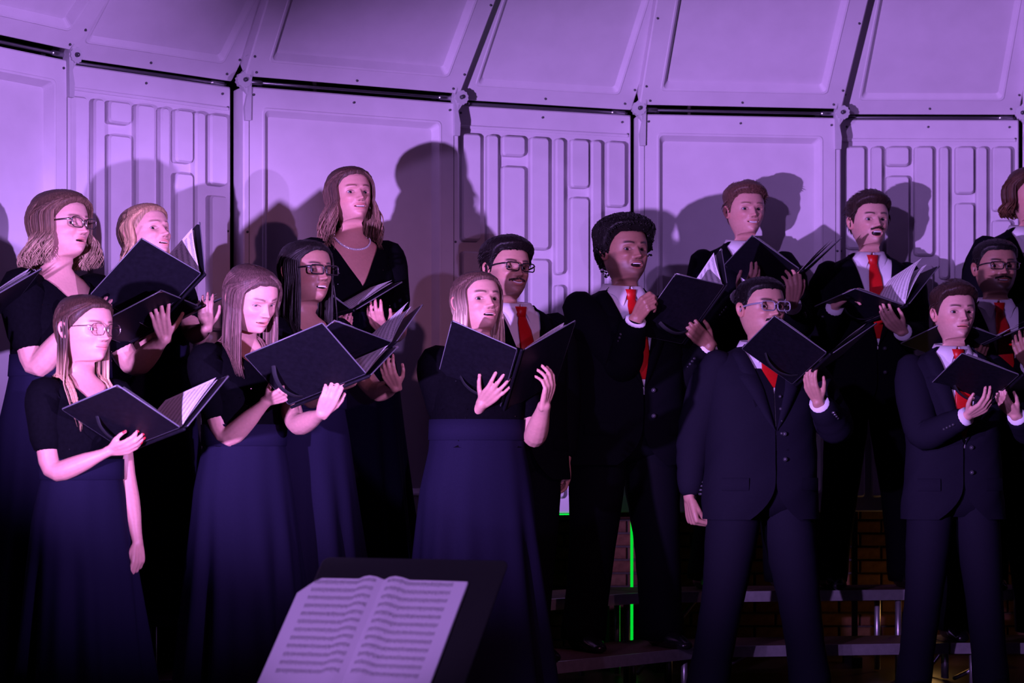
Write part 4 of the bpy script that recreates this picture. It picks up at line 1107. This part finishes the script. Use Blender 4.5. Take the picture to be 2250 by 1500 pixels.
        for nm in 'rl':
            if nm in arms and arms[nm].get('pose') != 'fist':
                sh, el, wr = ARM[nm]; ax_ = unit(wr - el); vv, ff = tube(np.array([wr - ax_ * .075, wr - ax_ * .04, wr - ax_ * .006]), .0375 * s * (1 + .12 * g), n=16, round_ends=False); cf = MB(); cf.add(vv, ff); cf.build('shirt_cuff', ['shirt'], t, og)
        shm.build('shirt', ['shirt'], t, og)
        # tie
        ti = MB(); yk = lambda z: float(coat.pt(np.array(0.0), np.array(z), -.012 * s)[1])
        zk = 1.432 * s; yf = max(yk(zk), .062 * s) + .004
        w1, w2, hk = .026 * s, .017 * s, .022 * s
        v = [(-w1, yf - .008, zk + hk), (w1, yf - .008, zk + hk), (w2, yf + .002, zk - hk), (-w2, yf + .002, zk - hk), (-w1 * .8, yf + .010, zk + hk * .9), (w1 * .8, yf + .010, zk + hk * .9), (w2 * .8, yf + .016, zk - hk), (-w2 * .8, yf + .016, zk - hk)]
        ti.add(bt(np.array(v)), [(4, 5, 6, 7)[::-1], (0, 1, 5, 4)[::-1], (1, 2, 6, 5)[::-1], (2, 3, 7, 6)[::-1], (3, 0, 4, 7)[::-1]])
        zz = np.linspace(zk - hk * .8, 1.285 * s if vest else vb + .035 * s, 12); P_ = np.array([(0, max(yk(z), yf + .004 - (zk - z) * .0) + .006 if i < 2 else yk(z) + .010 - .009 * i / 11, z) for i, z in enumerate(zz)])
        vv, ff = tube(P_, np.interp(np.linspace(0, 1, 12), [0, .15, 1], [.016, .028, .046]) * s, .004, n=10, side=V(1, 0, 0)); ti.add(bt(vv), ff)
        ti.build('tie', [tiecol], t, og)
        if vest:
            vm = MB(); v1 = 1.275 * s; rows = np.linspace(vb - .08 * s, 1.36 * s, 14)
            for sx in (1, -1):
                v = []
                for z in rows:
                    x0 = .002 + max(0, (z - v1) / (1.44 * s - v1)) * .075 * s; x1 = float(wopen(max(z, vb))) + .055 * s
                    for x in np.linspace(x0, max(x1, x0 + .01), 6): v.append(coat.pt(np.array(sx * float(coat.phi_at(min(x, .9 * float(coat.dims(z)[0])), z))), np.array(z), -.002 * s))
                vm.add(bt(np.array(v)), grid_faces(len(rows), 6, flip=sx > 0))
            vo = vm.build('vest', ['vest'], t, og)
            for q in range(4):
                c = bt(coat.pt(np.array(-.06), np.array(v1 - .03 * s - q * .05 * s), 0)); b_ = MB(); vv, ff = tube(np.array([c, c + Fb * .003]), .0065, n=10); b_.add(vv, ff); b_.build('button', ['button'], vo, og)
        # trousers
        tm = MB(); a_ = 1.0
        pel = Form([(z * s, *r) for z, *r in [(1.04, .166 + .06 * g, .118 + .06 * g, .112 + .03 * g, 0), (.93, .176 + .055 * g, .118 + .06 * g, .124 + .03 * g, 0), (.84, .182 + .05 * g, .115 + .04 * g, .128 + .03 * g, 0), (.78, .165 + .04 * g, .10 + .03 * g, .11 + .03 * g, 0), (.755, .10, .07, .08, 0)]], 2.4, 1.0)
        pel.a[:, 1:] *= s
        ph = np.arange(40) * 2 * math.pi / 40; zs = np.linspace(1.04, .755, 10) * s
        tm.add(bt(np.array([pel.pt(ph, z) for z in zs]).reshape(-1, 3)), grid_faces(10, 40, wrap=True))
        for sx in (1, -1):
            hip, kn, an = LEGS[sx]; an2 = an + V(0, 0, -.045); pth = limb(hip, kn, an2, 8, 10); n_ = len(pth); tt = np.linspace(0, 1, n_)
            rr_ = np.interp(tt, [0, .2, .5, .8, .95, 1], [.100, .098, .080, .074, .080, .078]) * s * (1 + .25 * g) * (1 + .025 * noise1(tt * 30, seed + sx))
            vv, ff = tube(pth, rr_ * .94, rr_ * 1.06, n=20, side=Xb, round_ends=False); tm.add(vv, ff)
        tm.build('trousers', [suit], t, og)
        for sx in (1, -1):
            a_ = ib(LEGS[sx][2]); shm = MB()
            vv, ff = tube(np.array([(a_[0], a_[1] - .075, .035), (a_[0], a_[1] - .02, .045), (a_[0], a_[1] + .06, .040), (a_[0] + sx * .008, a_[1] + .13, .030), (a_[0] + sx * .012, a_[1] + .20, .020)]), np.array([.034, .040, .041, .047, .030]), np.array([.036, .046, .042, .030, .018]), n=12, side=V(1, 0, 0))
            vv[:, 2] = np.maximum(vv[:, 2], 0.0); shm.add(bt(vv), ff); shm.build('shoe', ['shoe'], t, og)
    for e in extras: e(t, og, tr, bt, body, s)
    return dict(t=t, tr=tr, bt=bt, s=s, ARM=ARM)

# ------------------------------------------------------------------ the singers
FAIR, FAIR2, PINKISH, OLIVE, BROWN, BROWN2 = (.55, .31, .25), (.50, .28, .22), (.52, .27, .22), (.42, .23, .17), (.235, .115, .080), (.26, .135, .095)
def cover_pt(key, side, px, py, out, dflt):
    F = FOLD[key]; n = F.nL if side == 'L' else F.nR; p0 = F.Sb + n * out
    ray = PX(px, py, 1.0) - V(0, 0, CZ); den = float(np.dot(ray, n))
    if abs(den) < .05: return PX(px, py, dflt)
    d = float(np.dot(p0 - V(0, 0, CZ), n)) / den
    return PX(px, py, min(max(d, dflt - .3), dflt + .3))
def armc(key, side, w, tgt, e, pose='flat', outs=(.045, .022), n=None):
    F = FOLD[key]; wp = cover_pt(key, side, w[0], w[1], outs[0], w[2]); tp = cover_pt(key, side, tgt[0], tgt[1], outs[1], w[2])
    REPORT.append((key, 'hand depth %.2f -> %.2f' % (wp[1], tp[1])))
    return dict(w=wp, u=tp - wp, e=PX(*e), n=-(F.nL if side == 'L' else F.nR) if n is None else V(*n), pose=pose)
def arm(w, tgt, e, n, pose='flat'):
    w = PX(*w); return dict(w=w, u=PX(*tgt) - w, e=PX(*e), n=V(*n), pose=pose)
def necklace(t, og, tr, bt, body, s):
    m = MB()
    for k in range(41):
        a = -1.5 + 3.0 * k / 40; z = (1.385 + .060 * (a / 1.5) ** 2) * s; x = .072 * s * math.sin(a) * 1.0
        p = body.pt(np.array(math.copysign(float(body.phi_at(x, z)), a)), np.array(z), .004)
        c = bt(p); r = .0034
        vv, ff = tube(np.array([c + V(0, 0, -r * .4), c + V(0, 0, r * .4)]), r, n=7); m.add(vv, ff)
    m.build('necklace', ['pearl'], t, og)
def earring(t, og, tr, bt, body, s):
    for sx in (1, -1):
        m = MB(); vv, ff = tube(tr(np.array([(sx * .083, -.004, .072), (sx * .084, -.003, .058)])), .004, n=6); m.add(vv, ff); m.build('earring', ['metal'], t, og)

person('W1', 'curly-haired woman with glasses singing at the left edge, folder raised', (134, 494), 7.85, .2, 60, 52, FAIR, Face(open=.004, fat=.7, brow=(.10, .06, .04), lip=(.9, .5, .5), gaze=(.0, .1)),
       dict(style='long', col=(.12, .070, .045), tip=(.36, .25, .16), len=.035, wave=.012, wf=75, vol=.024, n=230, amin=68, flare=.035, wid=.011, part=.6), True, g=.75, hs=1.05, pitch=2,
       arms=dict(r=arm((165, 705, 7.6), (240, 690, 7.55), (10, 830, 7.75), (0, .7, .7), 'cup'), l=armc('W1', 'L', (362, 742, 7.75), (345, 668, 7.7), (318, 830, 8.0), 'spread')),
       glass=dict(kind='cat', mat='frame_metal', w=.052, h=.036, r=.013, t=.0022), vneck=(1.30, .12))
person('W2', 'blonde woman singing behind a raised folder near the left edge', (320, 514), 8.3, .4, 54, 48, FAIR, Face(open=.005, fat=.45, brow=(.22, .13, .09), teeth=.004),
       dict(style='long', col=(.38, .24, .13), tip=(.55, .38, .22), len=.10, wave=.008, wf=60, vol=.013, n=170, amin=80, flare=.02), True, g=.5, hs=1.0, pitch=14,
       arms=dict(r=arm((335, 735, 8.05), (390, 700, 8.0), (270, 850, 8.35), (0, .5, .9), 'cup'), l=arm((455, 720, 8.0), (450, 680, 7.95), (430, 850, 8.3), (0, .5, .9), 'cup')))
person('W3', 'front girl with long straight hair, thin glasses and red nails', (186, 722), 7.1, 0, 52, 44, PINKISH, Face(smile=.3, brow=(.10, .055, .035), lip=(1.1, .55, .55), gaze=(0, .05)),
       dict(style='long', col=(.050, .026, .018), tip=(.50, .30, .18), len=.215, vol=.008, n=180, amin=80, wid=.010, tip0=.45, tip1=.72, back_only=110), True, g=.15, hs=1.0, pitch=-2,
       arms=dict(r=arm((243, 990, 6.95), (345, 966, 6.87), (0, 1130, 7.0), (0, .75, .7), 'flat'), l=arm((303, 1192, 7.15), (303, 1290, 7.12), (255, 1070, 7.3), (-.75, .6, 0), 'relax')),
       glass=dict(kind='rect', mat='frame_metal', w=.052, h=.042, r=.016, t=.0011), nails=(.75, .02, .03), vneck=(1.33, .10), skirt_top=1.13, skirt_seed=1.0)
person('W4', 'front girl with straight brown hair looking down at her folder', (552, 655), 7.6, 0, 44, 40, FAIR, Face(open=.003, fat=.1, brow=(.10, .055, .04), eye=.45, gaze=(0, -.5), lash=.9),
       dict(style='long', col=(.095, .055, .048), tip=(.15, .085, .07), len=.155, vol=.009, n=210, amin=60, wid=.010, part=.3), True, g=.15, hs=1.02, pitch=-20, roll=-3,
       arms=dict(r=arm((588, 880, 7.42), (665, 850, 7.33), (425, 990, 7.6), (0, .6, .8), 'cup'), l=armc('W4', 'L', (708, 908, 7.38), (735, 848, 7.3), (640, 1000, 7.6), 'flat')), vneck=(1.34, .115), skirt_seed=2.2)
person('W5', 'dark-haired woman with black glasses behind the girl looking down', (672, 597), 8.0, .2, 45, 40, BROWN2, Face(open=.006, teeth=.005, fat=.35, brow=(.015, .01, .01), browt=1.1, lip=(1.0, .55, .6), lipfull=1.25, iris=(.02, .01, .008)),
       dict(style='long', col=(.010, .008, .008), len=.17, vol=.010, n=170, amin=60, wid=.011, part=-.5), True, g=.4, hs=1.04, pitch=2,
       arms=dict(r=arm((745, 850, 7.75), (800, 820, 7.65), (660, 960, 8.0), (0, .5, .9), 'cup'), l=arm((870, 850, 7.8), (845, 805, 7.72), (850, 960, 8.1), (0, .5, .9), 'cup')),
       glass=dict(kind='rect', mat='frame_dark', w=.053, h=.034, r=.008, t=.0027), vneck=(1.32, .11))
person('W6', 'tall woman with long wavy auburn hair and a pearl necklace', (768, 430), 8.6, .4, 30, 24, PINKISH, Face(open=.004, teeth=.005, smile=.4, brow=(.13, .06, .04), lip=(1.0, .45, .48), iris=(.10, .12, .14)),
       dict(style='long', col=(.085, .046, .036), tip=(.20, .115, .080), len=.10, wave=.010, wf=48, vol=.013, n=210, amin=62, flare=.028, wid=.011, part=.4), True, g=.15, hs=1.0, pitch=7, roll=-2,
       arms=dict(r=arm((730, 740, 8.4), (770, 705, 8.3), (640, 860, 8.7), (0, .5, .9), 'cup'), l=arm((840, 725, 8.4), (820, 690, 8.3), (900, 860, 8.65), (0, .5, .9), 'cup')), vneck=(1.24, .105), extras=(necklace, earring), sleeve=.6)
person('W7', 'blonde front woman singing with an open folder in both hands', (1047, 664), 7.9, 0, 31, 26, FAIR2, Face(open=.0055, teeth=.003, fat=.25, brow=(.07, .04, .03), browt=1.25, lip=(.95, .55, .58), lipfull=1.1, gaze=(0, .05)),
       dict(style='long', col=(.10, .058, .045), tip=(.62, .45, .33), len=.10, vol=.008, n=210, amin=61, wid=.009, tip0=.22, tip1=.6, part=.1), True, g=.6, hs=1.0, pitch=8,
       arms=dict(r=armc('W7', 'L', (1060, 886, 7.7), (1122, 822, 7.6), (925, 960, 8.0), 'spread'), l=arm((1196, 890, 7.70), (1214, 822, 7.66), (1165, 980, 7.95), (-.8, .6, 0), 'cup')), vneck=(1.30, .12), skirt_top=1.165, skirt_seed=.6)
person('W0', 'woman standing mostly beyond the left picture edge', (-190, 560), 7.75, .2, 52, 48, FAIR, Face(open=.004), dict(style='long', col=(.08, .05, .03), len=.15, n=110), True, g=.3,
       arms=dict(r=arm((-150, 790, 7.5), (-90, 760, 7.45), (-260, 900, 7.8), (0, .5, .9), 'cup'), l=arm((-62, 790, 7.35), (-66, 745, 7.3), (-80, 900, 7.6), (0, .5, .9), 'cup')), vox=.006)
MEN = dict(fem=False)
person('M1', 'smiling man with dark hair, glasses and red tie behind the blonde woman', (1113, 592), 8.5, .2, 31, 24, OLIVE, Face(smile=1.5, open=.003, teeth=.0065, mw=.028, fat=.35, stache=.55, beard=.35, brow=(.012, .008, .008), browt=1.35, stub=(.05, .032, .028)),
       dict(style='short', col=(.008, .006, .006), top=.032, side=.012, quiff=.004, tl=.032, n=620, sweep=(.8, -.55, -.25), lift=.03, wid=.0042, jitter=.08), False, g=.4, hs=1.02, roll=3, pitch=3, legs=-.03, body_dx=.04,
       glass=dict(kind='rect', mat='frame_dark', w=.053, h=.033, r=.009, t=.0025))
person('M2', 'man with a round afro and red tie holding his folder high', (1372, 553), 9.0, .2, 28, 22, BROWN, Face(open=.0085, teeth=.004, fat=.75, stache=.3, beard=.5, brow=(.012, .008, .008), browt=1.3, lip=(1.1, .6, .65), lipfull=1.3, nose=1.1, stub=(.035, .02, .016)),
       dict(style='afro', col=(.006, .005, .005), top=.048, side=.030, n=500, tl=.012, lift=1.0, curl=.004, rough=.005, wid=.004, jitter=1.0), False, g=.9, hs=1.09, pitch=4,
       arms=dict(r=arm((1398, 700, 8.70), (1428, 652, 8.62), (1330, 850, 8.95), (.7, .7, .1), 'grip'), l=armc('M2', 'L', (1560, 758, 8.75), (1508, 714, 8.7), (1570, 880, 8.95), 'flat')), suit='suit', legs=.085)
person('M3', 'ginger-haired young man singing in the back row', (1637, 463), 9.75, .4, 17, 12, PINKISH, Face(open=.004, teeth=.007, smile=.9, brow=(.16, .08, .05), iris=(.10, .12, .15), lip=(1.0, .55, .55)),
       dict(style='short', col=(.105, .050, .035), top=.026, side=.007, quiff=.010, tl=.034, n=480, sweep=(-.45, .25, .35), lift=.12, jitter=.18), False, g=.05, hs=1.03, pitch=2,
       arms=dict(r=arm((1628, 650, 9.45), (1665, 610, 9.38), (1540, 760, 9.7), (0, .5, .9), 'cup'), l=arm((1740, 668, 9.38), (1746, 610, 9.34), (1775, 800, 9.65), (-.3, .9, 0), 'cup')))
person('M4', 'man with a moustache singing wide open in the back row', (1909, 487), 9.8, .4, 14, 8, FAIR, Face(open=.0115, teeth=.007, mw=.024, stache=.9, beard=.12, brow=(.03, .018, .013), browt=1.25, iris=(.13, .15, .18), stub=(.045, .022, .016), eye=1.1),
       dict(style='short', col=(.030, .017, .013), top=.026, side=.008, quiff=.014, tl=.040, n=480, sweep=(.55, -.8, .2), lift=.12, jitter=.16), False, g=.05, hs=1.05, pitch=4,
       arms=dict(r=arm((1836, 670, 9.50), (1885, 634, 9.42), (1790, 810, 9.75), (.3, .5, -.8), 'cup'), l=arm((1982, 728, 9.45), (1942, 692, 9.38), (2030, 850, 9.7), (0, .5, .9), 'flat')))
person('M5', 'front man in three-piece suit with clear glasses and moustache, fist at his side', (1672, 677), 8.9, 0, 26, 16, OLIVE, Face(fat=.65, stache=.95, brow=(.012, .008, .008), browt=1.3, stub=(.014, .009, .008), smile=.2),
       dict(style='short', col=(.007, .006, .006), top=.016, side=.004, tl=.022, n=480, sweep=(.3, -1, 0), lift=.10, jitter=.15), False, g=.62, hs=1.09, pitch=3,
       arms=dict(r=arm((1514, 1094, 8.90), (1526, 1160, 8.88), (1485, 960, 9.05), (.9, .35, 0), 'fist'), l=armc('M5', 'L', (1798, 882, 8.65), (1766, 815, 8.6), (1850, 960, 8.85), 'flat')),
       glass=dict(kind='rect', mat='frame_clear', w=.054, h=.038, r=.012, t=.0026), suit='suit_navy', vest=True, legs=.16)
person('M6', 'young man with short dark hair in front at the right edge', (2096, 688), 9.0, 0, 13, 8, FAIR, Face(open=.002, brow=(.045, .025, .018), browt=1.2, beard=.15, lip=(1.05, .5, .5), stub=(.12, .06, .045), iris=(.06, .06, .07)),
       dict(style='short', col=(.035, .018, .013), top=.024, side=.007, quiff=.016, tl=.036, n=480, sweep=(.35, -.9, .3), lift=.14, jitter=.16), False, g=.08, hs=1.03, pitch=2,
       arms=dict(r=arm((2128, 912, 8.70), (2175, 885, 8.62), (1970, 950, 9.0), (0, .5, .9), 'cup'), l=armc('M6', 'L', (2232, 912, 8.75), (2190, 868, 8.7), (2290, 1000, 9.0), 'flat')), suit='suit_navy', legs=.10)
person('M7', 'bearded man with glasses and red tie in the second row at the right', (2187, 588), 9.45, .2, 9, 5, BROWN2, Face(open=.003, teeth=.003, fat=.7, stache=.6, beard=.8, brow=(.010, .008, .008), browt=1.4, stub=(.012, .009, .008), smile=.3),
       dict(style='short', col=(.007, .006, .006), top=.016, side=.006, tl=.02, n=420, sweep=(0, -1, 0), lift=.15), False, g=.8, hs=1.06, pitch=2,
       arms=dict(r=arm((2130, 800, 9.2), (2165, 760, 9.12), (2070, 920, 9.45), (0, .5, .9), 'cup'), l=arm((2262, 800, 9.15), (2240, 760, 9.08), (2310, 920, 9.45), (0, .5, .9), 'cup')),
       glass=dict(kind='rect', mat='frame_dark', w=.053, h=.032, r=.009, t=.0022))
person('M8', 'man with long wavy brown hair cut off by the right edge', (2264, 430), 9.75, .4, 12, 8, PINKISH, Face(brow=(.05, .03, .02)),
       dict(style='long', col=(.060, .026, .016), tip=(.10, .045, .025), len=-.035, wave=.012, wf=60, vol=.028, n=220, amin=70, flare=.02, wid=.012), False, g=.1, hs=1.05)
for r in REPORT: print('ARM', *r)
